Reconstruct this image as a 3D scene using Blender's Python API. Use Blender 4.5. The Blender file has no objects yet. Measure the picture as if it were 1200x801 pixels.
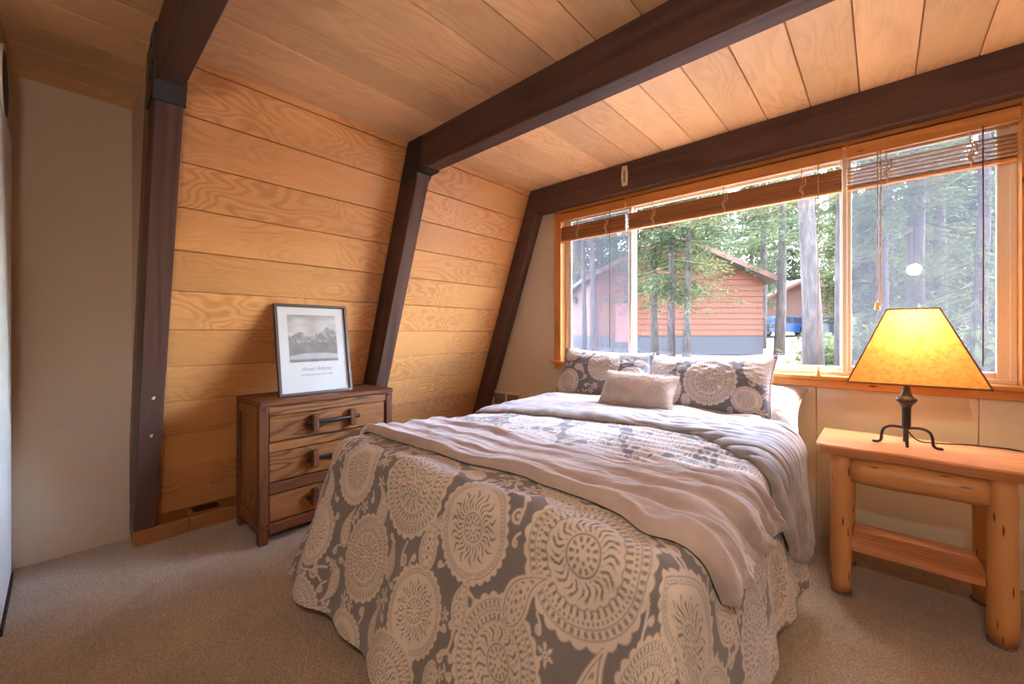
import bpy, bmesh, math, random
import numpy as np
from mathutils import Vector, Matrix

scene = bpy.context.scene
col = scene.collection
R = math.radians
H = 1.15
TH = math.atan(433 / 479)
CT, ST = math.cos(TH), math.sin(TH)

# ------------------------------------------------------------------ camera, sky, sun, exposure
cam_d = bpy.data.cameras.new('camera')
cam_d.sensor_width = 36.0
cam_d.lens = 479 / 1200 * 36.0
cam_d.shift_y = -10.5 / 1200
cam_d.clip_start = 0.02
cam_d.clip_end = 400
cam = bpy.data.objects.new('camera', cam_d)
cam.location = (0, 0, H)
cam.rotation_euler = (R(90), 0, TH)
col.objects.link(cam)
scene.camera = cam

world = bpy.data.worlds.new('sky')
scene.world = world
world.use_nodes = True
wn = world.node_tree
bg = wn.nodes['Background']
sky = wn.nodes.new('ShaderNodeTexSky')
sky.sky_type = 'NISHITA'
sky.sun_disc = False
sky.sun_elevation = R(68)
sky.sun_rotation = R(25)
sky.air_density = 1.0
sky.dust_density = 2.0
wn.links.new(sky.outputs[0], bg.inputs[0])
bg.inputs[1].default_value = 3.4

sun_d = bpy.data.lights.new('sun', 'SUN')
sun_d.energy = 5.0
sun_d.color = (1.0, 0.93, 0.82)
sun_d.angle = R(0.6)
sun = bpy.data.objects.new('sun', sun_d)
sun.rotation_euler = Vector((-0.45, -1.0, -2.9)).to_track_quat('-Z', 'Y').to_euler()
sun.location = (4, 9, 26)
col.objects.link(sun)

vs = scene.view_settings
vs.view_transform = 'Standard'
vs.look = 'None'
vs.exposure = 1.56
vs.gamma = 1.0
vs.use_curve_mapping = False
scene.cycles.use_denoising = True
scene.cycles.max_bounces = 10
scene.cycles.diffuse_bounces = 6
scene.cycles.transparent_max_bounces = 24
scene.cycles.sample_clamp_indirect = 8.0

# ------------------------------------------------------------------ helpers
def mw(o):
    m = o.matrix_parent_inverse @ o.matrix_basis
    return m if o.parent is None else mw(o.parent) @ m
def wl(o): return mw(o).translation.copy()

def tag(o, label=None, cat=None, group=None, kind=None):
    if label: o['label'] = label
    if cat: o['category'] = cat
    if group: o['group'] = group
    if kind: o['kind'] = kind
    return o

def link(o, parent=None, loc=(0, 0, 0)):
    col.objects.link(o)
    if parent is not None:
        o.parent = parent
        o.matrix_parent_inverse = mw(parent).inverted()
    o.location = loc
    return o

def thing(name, label=None, cat=None, loc=(0, 0, 0), group=None, kind=None):
    o = bpy.data.objects.new(name, None)
    o.empty_display_size = 0.1
    col.objects.link(o)
    o.location = loc
    return tag(o, label, cat, group, kind)

def mesh(name, V, F, mat, smooth=False):
    me = bpy.data.meshes.new(name)
    me.from_pydata([tuple(v) for v in V], [], F)
    me.update()
    if mat is not None: me.materials.append(mat)
    if smooth:
        me.polygons.foreach_set('use_smooth', [True] * len(me.polygons))
    return me

def mk(name, V, F, mat, parent=None, smooth=False):
    return link(bpy.data.objects.new(name, mesh(name, V, F, mat, smooth)), parent)

def grid_mesh(name, P, mat, vc=None, wrap=False):
    """P: (n, m, 3) array -> quad grid, smooth; vc: (n, m) scalar attribute 'pat'"""
    n, m = P.shape[:2]
    idx = np.arange(n * m).reshape(n, m)
    q = np.stack([idx[:-1, :-1], idx[1:, :-1], idx[1:, 1:], idx[:-1, 1:]], -1).reshape(-1, 4)
    if wrap:
        q2 = np.stack([idx[:-1, -1], idx[1:, -1], idx[1:, 0], idx[:-1, 0]], -1).reshape(-1, 4)
        q = np.concatenate([q, q2])
    me = bpy.data.meshes.new(name)
    me.vertices.add(n * m)
    me.vertices.foreach_set('co', P.reshape(-1).astype(np.float32))
    me.loops.add(q.size)
    me.loops.foreach_set('vertex_index', q.reshape(-1).astype(np.int32))
    me.polygons.add(len(q))
    me.polygons.foreach_set('loop_start', np.arange(0, q.size, 4, dtype=np.int32))
    me.update(calc_edges=True)
    me.polygons.foreach_set('use_smooth', np.ones(len(q), dtype=bool))
    if vc is not None:
        at = me.attributes.new('pat', 'FLOAT', 'POINT')
        at.data.foreach_set('value', vc.reshape(-1).astype(np.float32))
    me.materials.append(mat)
    me.validate()
    return me

_cache = {}
def box_mesh(dims, bevel, mat, seg=1):
    key = (tuple(round(d, 4) for d in dims), bevel, mat.name, seg)
    if key in _cache: return _cache[key]
    bm = bmesh.new()
    bmesh.ops.create_cube(bm, size=1.0)
    for v in bm.verts:
        v.co = Vector((v.co.x * dims[0], v.co.y * dims[1], v.co.z * dims[2]))
    if bevel > 0:
        bmesh.ops.bevel(bm, geom=bm.edges[:], offset=min(bevel, min(dims) * .45), segments=seg, affect='EDGES', profile=.7)
    me = bpy.data.meshes.new('box')
    bm.to_mesh(me); bm.free()
    me.materials.append(mat)
    _cache[key] = me
    return me

def lbox(name, center, dims, mat, parent=None, ux=(1, 0, 0), uz=(0, 0, 1), bevel=.004, seg=1):
    """box whose local X (grain) runs along ux, local Z along uz"""
    o = bpy.data.objects.new(name, box_mesh(dims, bevel, mat, seg))
    link(o, parent, center)
    x = Vector(ux).normalized(); z = Vector(uz); z = (z - x * z.dot(x)).normalized(); y = z.cross(x)
    o.rotation_euler = Matrix((x, y, z)).transposed().to_euler()
    return o

def abox(name, lo, hi, mat, parent=None, grain=None, bevel=.004, seg=1):
    """axis aligned box; grain = axis index carrying local X (default longest)"""
    lo = Vector(lo); hi = Vector(hi); d = hi - lo; c = (lo + hi) / 2
    g = max(range(3), key=lambda i: d[i]) if grain is None else grain
    if g == 0: return lbox(name, c, (d.x, d.y, d.z), mat, parent, (1, 0, 0), (0, 0, 1), bevel, seg)
    if g == 1: return lbox(name, c, (d.y, d.x, d.z), mat, parent, (0, 1, 0), (0, 0, 1), bevel, seg)
    return lbox(name, c, (d.z, d.y, d.x), mat, parent, (0, 0, 1), (1, 0, 0), bevel, seg)

def prism(name, poly, y0, y1, mat, parent=None):
    """polygon in (x, z), extruded from y0 to y1"""
    n = len(poly)
    V = [(x, y0, z) for x, z in poly] + [(x, y1, z) for x, z in poly]
    F = [list(range(n))[::-1], list(range(n, 2 * n))] + [[i, (i + 1) % n, n + (i + 1) % n, n + i] for i in range(n)]
    o = mk(name, V, F, mat, parent)
    bm = bmesh.new(); bm.from_mesh(o.data); bmesh.ops.recalc_face_normals(bm, faces=bm.faces); bm.to_mesh(o.data); bm.free()
    return o

def tube_data(pts, rad, n=10, cap=True):
    pts = [Vector(p) for p in pts]
    if not hasattr(rad, '__len__'): rad = [rad] * len(pts)
    V, F = [], []
    up = Vector((0.13, 0.21, 1)).normalized()
    prev = None
    for i, p in enumerate(pts):
        t = (pts[min(i + 1, len(pts) - 1)] - pts[max(i - 1, 0)]).normalized()
        a = prev if prev is not None else (up if abs(t.dot(up)) < .95 else Vector((1, 0, 0)))
        u = (a - t * a.dot(t)).normalized(); prev = u
        w = t.cross(u)
        for k in range(n):
            an = 2 * math.pi * k / n
            V.append(p + (u * math.cos(an) + w * math.sin(an)) * rad[i])
    for i in range(len(pts) - 1):
        for k in range(n):
            F.append([i * n + k, i * n + (k + 1) % n, (i + 1) * n + (k + 1) % n, (i + 1) * n + k])
    if cap:
        F.append(list(range(n))[::-1]); F.append([(len(pts) - 1) * n + k for k in range(n)])
    return V, F

def tube(name, pts, rad, mat, parent=None, n=10):
    V, F = tube_data(pts, rad, n)
    return mk(name, V, F, mat, parent, True)

def smooth_pts(pts, sub=6):
    pts = np.array(pts, float); out = []
    ext = np.vstack([2 * pts[0] - pts[1], pts, 2 * pts[-1] - pts[-2]])
    for i in range(1, len(ext) - 2):
        p0, p1, p2, p3 = ext[i - 1], ext[i], ext[i + 1], ext[i + 2]
        for k in range(sub):
            t = k / sub
            out.append(.5 * ((2 * p1) + (-p0 + p2) * t + (2 * p0 - 5 * p1 + 4 * p2 - p3) * t * t + (-p0 + 3 * p1 - 3 * p2 + p3) * t ** 3))
    out.append(pts[-1])
    return np.array(out)

def lathe(name, prof, c, mat, parent=None, n=20):
    V, F = [], []
    for r, z in prof:
        for k in range(n):
            a = 2 * math.pi * k / n
            V.append((c[0] + r * math.cos(a), c[1] + r * math.sin(a), c[2] + z))
    for i in range(len(prof) - 1):
        for k in range(n):
            F.append([i * n + k, i * n + (k + 1) % n, (i + 1) * n + (k + 1) % n, (i + 1) * n + k])
    F.append(list(range(n))[::-1]); F.append([(len(prof) - 1) * n + k for k in range(n)])
    return mk(name, V, F, mat, parent, True)

# smooth value noise for numpy
def vnoise(x, y, seed=0):
    rs = np.random.RandomState(seed); T = rs.rand(256, 256)
    xi = np.floor(x).astype(int); yi = np.floor(y).astype(int)
    fx = x - xi; fy = y - yi
    fx = fx * fx * (3 - 2 * fx); fy = fy * fy * (3 - 2 * fy)
    a = T[xi % 256, yi % 256]; b = T[(xi + 1) % 256, yi % 256]; c = T[xi % 256, (yi + 1) % 256]; d = T[(xi + 1) % 256, (yi + 1) % 256]
    return (a * (1 - fx) + b * fx) * (1 - fy) + (c * (1 - fx) + d * fx) * fy - .5

# ------------------------------------------------------------------ materials
class NB:
    def __init__(self, name):
        self.m = bpy.data.materials.new(name); self.m.use_nodes = True
        self.t = self.m.node_tree; self.n = self.t.nodes; self.b = self.n['Principled BSDF']; self.out = self.n['Material Output']
    def new(self, ty, ins=None, **kw):
        nd = self.n.new('ShaderNode' + ty)
        for k, v in kw.items(): setattr(nd, k, v)
        for k, v in (ins or {}).items(): self.set(nd.inputs[k], v)
        return nd
    def set(self, sock, v):
        if isinstance(v, bpy.types.NodeSocket): self.t.links.new(v, sock)
        elif hasattr(v, '__len__') and len(v) == 3 and sock.type == 'RGBA': sock.default_value = (*v, 1)
        else: sock.default_value = v
    def math(self, op, a, b=0.0, c=None, clamp=False):
        nd = self.new('Math', {0: a, 1: b}, operation=op, use_clamp=clamp)
        if c is not None: self.set(nd.inputs[2], c)
        return nd.outputs[0]
    def mix(self, f, a, b, blend='MIX'):
        nd = self.new('Mix', data_type='RGBA', blend_type=blend)
        self.set(nd.inputs[0], f); self.set(nd.inputs[6], a); self.set(nd.inputs[7], b)
        return nd.outputs[2]
    def noise(self, vec, scale, detail=2.0, rough=.5, dist=0.0):
        return self.new('TexNoise', {'Vector': vec, 'Scale': scale, 'Detail': detail, 'Roughness': rough, 'Distortion': dist}).outputs[0]
    def smooth(self, v, lo, hi):
        nd = self.new('MapRange', {0: v, 1: lo, 2: hi, 3: 0.0, 4: 1.0}, interpolation_type='SMOOTHSTEP')
        return nd.outputs[0]
    def obj(self, rnd=True, scale=(1, 1, 1)):
        v = self.new('TexCoord').outputs['Object']
        if rnd:
            r = self.new('ObjectInfo').outputs['Random']
            off = self.new('VectorMath', {0: (37.0, 61.0, 23.0)}, operation='SCALE'); self.set(off.inputs[3], r)
            v = self.new('VectorMath', {0: v, 1: off.outputs[0]}, operation='ADD').outputs[0]
        if scale != (1, 1, 1):
            v = self.new('VectorMath', {0: v, 1: scale}, operation='MULTIPLY').outputs[0]
        return v
    def bump(self, h, dist=.002, strength=1.0):
        self.set(self.b.inputs['Normal'], self.new('Bump', {'Height': h, 'Distance': dist, 'Strength': strength}).outputs[0])
    def p(self, **kw):
        for k, v in kw.items(): self.set(self.b.inputs[k.replace('_', ' ')], v)
        return self

def wood(name, c1, c2, freq=70, sx=.35, sy=2.6, contour=.6, fine=.35, rough=.5, bump=.0012, knots=None, vary=.25, spec=.35):
    B = NB(name)
    v = B.obj(True, (sx, sy, sy))
    n1 = B.noise(v, 1.0, 2.0, .45, .25)
    ring = B.math('SINE', B.math('MULTIPLY', n1, freq))
    ring = B.math('POWER', B.math('MULTIPLY_ADD', ring, .5, .5), 1.6)
    v2 = B.obj(True, (1.2, 1.2, 1.2))
    msk = B.smooth(B.noise(v2, 1.3, 1.0), .32, .62)
    v3 = B.obj(True, (5, 110, 110))
    fn = B.noise(v3, 1.0, 3.0, .6)
    f = B.math('ADD', B.math('MULTIPLY', B.math('MULTIPLY', ring, msk), contour), B.math('MULTIPLY', B.math('SUBTRACT', fn, .35), fine * 2), clamp=True)
    rv = B.new('ObjectInfo').outputs['Random']
    c = B.mix(f, c1, c2)
    br = B.math('MULTIPLY_ADD', rv, vary, 1 - vary / 2)
    bl = B.noise(B.obj(True, (.8, 2, 2)), 1.5, 2.0)
    br = B.math('MULTIPLY', br, B.math('MULTIPLY_ADD', bl, .5, .75))
    c = B.new('VectorMath', {0: c}, operation='SCALE'); cs = c.outputs[0]; B.set(c.inputs[3], br)
    if knots:
        vk = B.obj(True, knots[0])
        vo = B.new('TexVoronoi', {'Vector': vk, 'Scale': 1.0, 'Randomness': 1.0}).outputs['Distance']
        k = B.smooth(vo, knots[1], knots[1] * .35)
        cs = B.mix(k, cs, knots[2])
    B.p(Base_Color=cs, Roughness=rough); B.b.inputs['Specular IOR Level'].default_value = spec
    B.bump(B.math('ADD', fn, B.math('MULTIPLY', ring, .4)), bump, .5)
    return B.m

def plain(name, c, rough=.6, metal=0.0, noise=0.0, nscale=40, bump=0.0, spec=.4):
    B = NB(name)
    if noise or bump:
        n = B.noise(B.obj(False), nscale, 3.0)
        f = B.math('MULTIPLY_ADD', n, noise * 2, 1 - noise)
        s = B.new('VectorMath', {0: c}, operation='SCALE'); B.set(s.inputs[3], f)
        B.p(Base_Color=s.outputs[0])
        if bump: B.bump(n, bump, .6)
    else:
        B.p(Base_Color=c)
    B.p(Roughness=rough, Metallic=metal); B.b.inputs['Specular IOR Level'].default_value = spec
    return B.m

M = {}
M['ply_wall'] = wood('plywood_wall', (.70, .335, .122), (.43, .165, .050), freq=105, sx=2.0, sy=5.0, contour=.50, fine=.32, rough=.42)
M['ply_ceil'] = wood('plywood_ceiling', (.80, .50, .265), (.56, .30, .135), freq=85, sx=1.4, sy=4.2, contour=.34, fine=.30, rough=.5)
M['groove'] = plain('groove_shadow_wood', (.20, .09, .036), .8)
M['dark'] = wood('dark_stained_beam', (.115, .060, .046), (.055, .028, .021), freq=40, sx=.4, sy=5, contour=.5, fine=.5, rough=.6, vary=.2, spec=.2)
M['steel'] = plain('black_steel', (.020, .018, .021), .42, .2, .2, 30)
M['plaster'] = plain('cream_plaster', (.58, .45, .325), .75, 0, .04, 60, .0012)
M['cream'] = plain('cream_panel', (.64, .54, .42), .6, 0, .03, 20)
M['white'] = plain('white_paint', (.78, .76, .74), .45)
M['trim'] = wood('orange_pine_trim', (.62, .26, .065), (.42, .145, .03), freq=40, sx=.5, sy=9, contour=.5, fine=.4, rough=.35, vary=.15, knots=((6, 22, 22), .16, (.16, .05, .015)))
M['plinth'] = wood('plinth_pine', (.36, .155, .05), (.21, .08, .025), freq=40, sx=.5, sy=6, contour=.5, fine=.5, rough=.4)
M['vinyl'] = plain('almond_vinyl', (.70, .61, .50), .4)
M['blind'] = wood('blind_wood', (.36, .15, .05), (.24, .09, .03), freq=30, sx=1, sy=20, contour=.3, fine=.4, rough=.4, vary=.3)
M['log'] = wood('peeled_log', (.68, .335, .12), (.50, .205, .062), freq=40, sx=.6, sy=6, contour=.5, fine=.25, rough=.38, knots=((7, 40, 40), .20, (.12, .04, .018)), vary=.12)
M['slab'] = wood('varnished_slab', (.58, .25, .10), (.42, .145, .05), freq=50, sx=.5, sy=7, contour=.55, fine=.3, rough=.24, vary=.1, spec=.6)
M['oak'] = wood('rustic_oak', (.32, .125, .036), (.075, .024, .009), freq=80, sx=1.2, sy=6, contour=.7, fine=.5, rough=.42, vary=.25)
M['oak_dark'] = wood('rustic_oak_dark', (.19, .064, .024), (.055, .018, .009), freq=60, sx=1.0, sy=7, contour=.6, fine=.5, rough=.42, vary=.2)
M['iron'] = plain('dark_iron', (.045, .035, .034), .42, .55, .25, 80, .0006)
M['felt'] = plain('felt_pad', (.16, .12, .13), .9)
M['black'] = plain('matt_black', (.012, .011, .012), .6)
M['cord'] = plain('brown_cord', (.16, .07, .035), .6)
M['blindcord'] = plain('blind_cord', (.55, .36, .20), .7)
M['brasspull'] = plain('golden_wood_pull', (.65, .36, .10), .4)
M['sheet'] = plain('blush_sheet', (.66, .47, .37), .8, 0, .03, 30)
M['pillowcase'] = plain('white_pillowcase', (.45, .42, .405), .8, 0, .04, 25, .004)
M['pewter'] = plain('pewter_frame', (.10, .075, .06), .35, .3)
M['paper'] = plain('mat_paper', (.62, .59, .57), .7)
M['ink'] = plain('grey_ink', (.24, .22, .21), .7)
M['plate'] = plain('ivory_plate', (.72, .62, .45), .5)
M['platemark'] = plain('plate_marks', (.25, .17, .10), .6)

# carpet
def carpet():
    B = NB('taupe_carpet')
    v = B.obj(False)
    a = B.noise(v, 170, 3.0, .75); b = B.noise(v, 45, 2.0, .6); c = B.noise(v, 2.2, 3.0, .6, .6)
    col_ = B.mix(B.smooth(a, .30, .70), (.16, .100, .052), (.62, .455, .30))
    col_ = B.mix(B.math('MULTIPLY', b, .5), col_, (.31, .22, .145))
    s = B.new('VectorMath', {0: col_}, operation='SCALE'); B.set(s.inputs[3], B.math('MULTIPLY_ADD', c, .8, .60))
    B.p(Base_Color=s.outputs[0], Roughness=.95)
    B.b.inputs['Specular IOR Level'].default_value = .1
    B.b.inputs['Sheen Weight'].default_value = .35; B.b.inputs['Sheen Roughness'].default_value = .5
    B.bump(B.math('ADD', a, B.math('MULTIPLY', b, .7)), .008, .8)
    return B.m
M['carpet'] = carpet()

def patterned(name, base, cream, sheen=.2, rough=.62):
    B = NB(name)
    at = B.new('Attribute', attribute_name='pat').outputs['Fac']
    v = B.obj(False)
    n = B.noise(v, 900, 1.0); n2 = B.noise(v, 9, 3.0)
    c = B.mix(at, base, cream)
    s = B.new('VectorMath', {0: c}, operation='SCALE'); B.set(s.inputs[3], B.math('MULTIPLY_ADD', n2, .3, .85))
    B.p(Base_Color=s.outputs[0], Roughness=rough)
    B.b.inputs['Sheen Weight'].default_value = sheen
    B.b.inputs['Specular IOR Level'].default_value = .4
    B.bump(B.math('ADD', n, B.math('MULTIPLY', at, .5)), .0012, .5)
    return B.m
M['comforter'] = patterned('medallion_sateen', (.205, .190, .192), (.68, .595, .52))
M['sham'] = patterned('medallion_sham', (.15, .15, .175), (.58, .52, .47))
M['reverse'] = patterned('comforter_reverse', (.23, .21, .21), (.41, .375, .365))

def fleece(name, c, bump=.004):
    B = NB(name)
    v = B.obj(False)
    n = B.noise(v, 320, 2.0, .6); n2 = B.noise(v, 14, 3.0, .6)
    s = B.new('VectorMath', {0: c}, operation='SCALE'); B.set(s.inputs[3], B.math('MULTIPLY_ADD', n2, .5, .75))
    B.p(Base_Color=s.outputs[0], Roughness=.85)
    B.b.inputs['Sheen Weight'].default_value = .6; B.b.inputs['Sheen Roughness'].default_value = .4
    B.b.inputs['Specular IOR Level'].default_value = .2
    B.bump(n, bump, .5)
    return B.m
M['throw'] = fleece('taupe_fleece', (.50, .405, .375), .003)
M['fur'] = fleece('blush_fur', (.74, .64, .58), .006)

def glass():
    B = NB('window_glass')
    tr = B.new('BsdfTransparent', {'Color': (.96, .97, .97)})
    gl = B.new('BsdfGlossy', {'Roughness': .02, 'Color': (1, 1, 1)})
    mx = B.new('MixShader', {0: .03, 1: tr.outputs[0], 2: gl.outputs[0]})
    B.t.links.new(mx.outputs[0], B.out.inputs[0])
    return B.m
M['glass'] = glass()
def pglass():
    B = NB('picture_glass')
    tr = B.new('BsdfTransparent', {'Color': (1, 1, 1)}); gl = B.new('BsdfGlossy', {'Roughness': .03})
    lw = B.new('LayerWeight', {'Blend': .15})
    mx = B.new('MixShader', {0: B.math('MULTIPLY_ADD', lw.outputs['Fresnel'], .6, .02), 1: tr.outputs[0], 2: gl.outputs[0]})
    B.t.links.new(mx.outputs[0], B.out.inputs[0])
    return B.m
M['pglass'] = pglass()
def screen(name, opac, c):
    B = NB(name)
    tr = B.new('BsdfTransparent', {'Color': (1, 1, 1)}); df = B.new('BsdfDiffuse', {'Color': c}); tl = B.new('BsdfTranslucent', {'Color': c})
    m1 = B.new('MixShader', {0: .5, 1: df.outputs[0], 2: tl.outputs[0]})
    mx = B.new('MixShader', {0: opac, 1: tr.outputs[0], 2: m1.outputs[0]})
    B.t.links.new(mx.outputs[0], B.out.inputs[0])
    return B.m
M['screen'] = screen('insect_screen_mesh', .34, (.075, .073, .090))

def shade_mat():
    B = NB('parchment_shade')
    v = B.obj(False)
    n = B.noise(v, 55, 4.0, .7); n2 = B.noise(v, 180, 2.0)
    c = B.mix(B.smooth(n, .35, .7), (.86, .50, .17), (.66, .31, .075))
    c = B.mix(B.math('MULTIPLY', n2, .3), c, (.88, .56, .22))
    df = B.new('BsdfDiffuse', {'Color': c}); tl = B.new('BsdfTranslucent', {'Color': c})
    mx = B.new('MixShader', {0: .6, 1: df.outputs[0], 2: tl.outputs[0]})
    B.t.links.new(mx.outputs[0], B.out.inputs[0])
    return B.m
M['shade'] = shade_mat()
def emit(name, c, s):
    B = NB(name)
    B.p(Base_Color=c); B.b.inputs['Emission Color'].default_value = (*c, 1); B.b.inputs['Emission Strength'].default_value = s
    return B.m

# ------------------------------------------------------------------ room shell
YW = 2.886          # window wall
ZC = 2.403          # ceiling
KS = .365           # lean of the sloped wall
XT = -2.31          # sloped wall meets the ceiling
XK = -3.13          # upright dormer wall
XR, YF = 1.6, -1.7
def xs(z): return XT - KS * (ZC - z)
RAF = [(.262, .358, .186), (1.538, 1.636, .186), (2.79, YW, .150)]   # y0, y1, horizontal thickness
SL = Vector((-KS, 0, -1)).normalized()       # down the slope
SN = Vector((1, 0, -KS)).normalized()        # room-side normal of the slope

S = dict(kind='structure')
def struct(o, label, cat): return tag(o, label, cat, kind='structure')

fl = abox('floor', (-3.6, YF - .1, -.12), (XR + .1, 3.05, 0), M['carpet'], bevel=0)
struct(fl, 'taupe cut-pile wall-to-wall carpet covering the bedroom floor', 'floor')

# window wall built round the window opening
WX0, WX1, WZ0, WZ1 = -2.045, .475, .895, 2.185
wb = thing('wall_back', kind='structure'); struct(wb, 'cream wall with the wide window, behind the bed head', 'wall')
abox('upper_wall', (-3.4, YW, WZ1), (XR + .1, 3.01, 2.55), M['cream'], wb, bevel=0)
abox('side_wall', (-3.4, YW, -.1), (WX0, 3.01, WZ1), M['cream'], wb, bevel=0)
abox('side_wall', (WX1, YW, -.1), (XR + .1, 3.01, WZ1), M['cream'], wb, bevel=0)
edges = [WX0, -1.495, -.885, -.275, .338, WX1]
for a, b in zip(edges[:-1], edges[1:]):
    abox('wall_panel', (a + .0012, YW, -.1), (b - .0012, 3.0, WZ0), M['cream'], wb, grain=2, bevel=.0015)
abox('panel_backing', (WX0 - .01, YW + .02, -.1), (WX1 + .01, 3.01, WZ0 - .002), M['plinth'], wb, bevel=0)

# sloped wall of boards
wlft = thing('wall_left', kind='structure'); struct(wlft, 'sloping plywood-board wall of the A-frame behind the dresser', 'wall')
prism('backing', [(xs(-.05) - .012, -.05), (xs(2.5) - .012, 2.5), (xs(2.5) - .14, 2.5), (xs(-.05) - .14, -.05)], .262, 2.95, M['groove'], wlft)
LS = ZC * math.hypot(1, KS)
for y0, y1 in ((.36, 1.536), (1.638, 2.80)):
    s0 = 0.0; k = 0
    while s0 < LS - .02:
        s1 = min(.042 + .2125 * k, LS); k += 1
        w = s1 - s0 - .0038
        c = Vector((XT, (y0 + y1) / 2, ZC)) + SL * ((s0 + s1) / 2) - SN * .008
        lbox('board', c, (y1 - y0, w, .016), M['ply_wall'], wlft, ux=(0, 1, 0), uz=SN, bevel=.003)
        s0 = s1

# ceiling boards
ce = thing('ceiling', kind='structure'); struct(ce, 'flat plywood-board ceiling between the dark beams', 'ceiling')
abox('backing', (-3.4, YF - .1, ZC + .012), (XR + .1, 3.01, ZC + .15), M['groove'], ce, bevel=0)
gx = [.329 - .2065 * k for k in range(-7, 18)]
for y0, y1, xmin in ((YF, .30, XK), (.34, 1.56, XT - .02), (1.61, 2.80, XT - .02)):
    for g in gx:
        a, b = max(g - .2065, xmin), min(g, XR)
        if b - a < .02: continue
        lbox('board', ((a + b) / 2, (y0 + y1) / 2, ZC + .008), (y1 - y0, b - a - .0038, .016), M['ply_ceil'], ce, ux=(0, 1, 0), bevel=.003)

# upright dormer wall, triangular cheek, partition, rear walls
o = abox('wall_dormer', (XK - .12, YF, -.1), (XK, .30, ZC + .1), M['plaster'], bevel=0); o.name = 'wall_dormer'
struct(o, 'upright cream plaster wall left of the first dark post', 'wall')
zs = [0.16, ZC]
ck = prism('wall_cheek', [(XK - .05, ZC), (xs(ZC) + .02, ZC), (XK - .05, ZC - (xs(ZC) + .07 - XK) / KS)], .272, .30, M['plaster'])
struct(ck, 'narrow triangular cream cheek wall beside the first dark post', 'wall')
pt = abox('wall_partition', (XK, -.275, 0), (-2.46, -.160, ZC), M['plaster'], bevel=0)
struct(pt, 'cream partition wall at the left picture edge', 'wall')
dr = thing('door_1', kind='structure', loc=(-2.5, -.165, 0)); struct(dr, 'white door edge at the left picture edge', 'door')
abox('door_leaf', (-3.02, -.175, .03), (-2.47, -.152, 2.05), M['white'], dr, bevel=.003)
abox('door_gap_shade', (-3.02, -.172, .0), (-2.47, -.145, .03), M['black'], dr, bevel=.003)  # black strip painted in for the shade of the gap under the door
o = abox('wall_right', (XR, YF - .1, -.1), (XR + .1, 3.01, ZC + .1), M['plaster'], bevel=0); struct(o, 'cream wall on the right, outside the picture', 'wall')
o = abox('wall_front', (-3.4, YF - .1, -.1), (XR + .1, YF, ZC + .1), M['plaster'], bevel=0); struct(o, 'cream wall behind the viewer', 'wall')

# rafter frames: leaning post + ceiling beam + steel bracket
ZB = 2.193
RLAB = ['dark-stained post and beam frame nearest the cream wall', 'dark-stained post and beam frame crossing mid-ceiling, behind the dresser',
        'dark-stained post and beam frame running above the window']
for i, (y0, y1, th) in enumerate(RAF):
    t = thing('rafter_frame', RLAB[i], 'beam', (xs(0) + th / 2, (y0 + y1) / 2, 0), 'dark rafter frames', 'structure')
    L = (ZC - .0) * math.hypot(1, KS)
    tp = th / math.hypot(1, KS)
    mid = Vector((XT, (y0 + y1) / 2, ZC)) + SL * (L / 2) + SN * (tp / 2)
    zlo = .08
    poly = [(xs(zlo), zlo), (xs(zlo) + th, zlo), (xs(ZB) + th, ZB), (xs(ZC) + .02, ZC), (xs(ZC), ZC)]
    # post: leaning box, cut by the ceiling through overlap with the boards above
    ln = (ZC - zlo) * math.hypot(1, KS)
    pm = lbox('post', Vector((XT, (y0 + y1) / 2, ZC)) + SL * (ln / 2 + .02) + SN * (tp / 2), (ln - .01, y1 - y0, tp), M['dark'], t, ux=-SL, uz=SN, bevel=.004)
    xb0 = xs(ZB) + th * .6
    abox('beam', (xb0, y0 + .001, ZB), (XR, y1 - .001, ZC + .01), M['dark'], t, bevel=.004)
    if i < 2:
        g = [(xs(ZC) + .012, ZC - .005), (xs(ZC) + .155, ZC - .005), (xs(ZB) + th + .010, ZB + .0), (xs(ZB - .035) + th, ZB - .035), (xs(ZB - .06) + .01, ZB - .06)]
        br = prism('bracket', g, y0 - .006, y0 + .001, M['steel'], t)
        prism('bracket_back', g, y1 - .001, y1 + .006, M['steel'], t)
        xi = xs(ZB) + th
        w0 = (xi - .004, ZB - .004)
        if i == 1:
            prism('strap', [(xi - .012, ZB - .012), (xi + .085, ZB - .008), (xi + .085, ZB + .004), (xi - .004, ZB + .004)], y0 - .006, y1 + .006, M['steel'], t)
        else:
            q = .075
            prism('strap', [(xi - .006, ZB + .004), (xi + .006, ZB - .002), (xs(ZB - q) + th + .006, ZB - q), (xs(ZB - q) + th - .006, ZB - q)], y0 - .006, y1 + .006, M['steel'], t)
        for bx_, bz_ in ((xs(ZC) + .07, ZC - .06), (xs(ZC) + .09, ZC - .14), (xs(ZC) + .03, ZC - .17)):
            V, F = tube_data([(bx_, y0 - .012, bz_), (bx_, y0 - .004, bz_)], .011, 6)
            mk('bolt', V, F, M['steel'], t)
    # hooks / knots chipped in the posts
    if i == 0:
        for z_ in (.82, .62):
            p = Vector((xs(z_) + th, y0 + .05, z_))
            mk('chip', *tube_data([p, p + Vector((.004, .006, .012))], [.007, .004], 6), M['plate'], t)

# floor plinth along the sloped wall
pl = thing('baseboard_left', kind='structure', loc=(-3.06, 1.5, 0)); struct(pl, 'pine plinth box along the foot of the sloped wall', 'baseboard')
for a, b in ((.262, .50), (.503, 2.79)):
    abox('plank', (-2.99, a, 0), (-2.968, b, .082), M['plinth'], pl, bevel=.003)
    abox('top_plank', (-3.2, a, .062), (-2.99, b, .082), M['plinth'], pl, bevel=.003)
abox('vent_slot', (-3.13, .535, .0805), (-3.035, .665, .0835), M['black'], pl, bevel=.0005)

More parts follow.
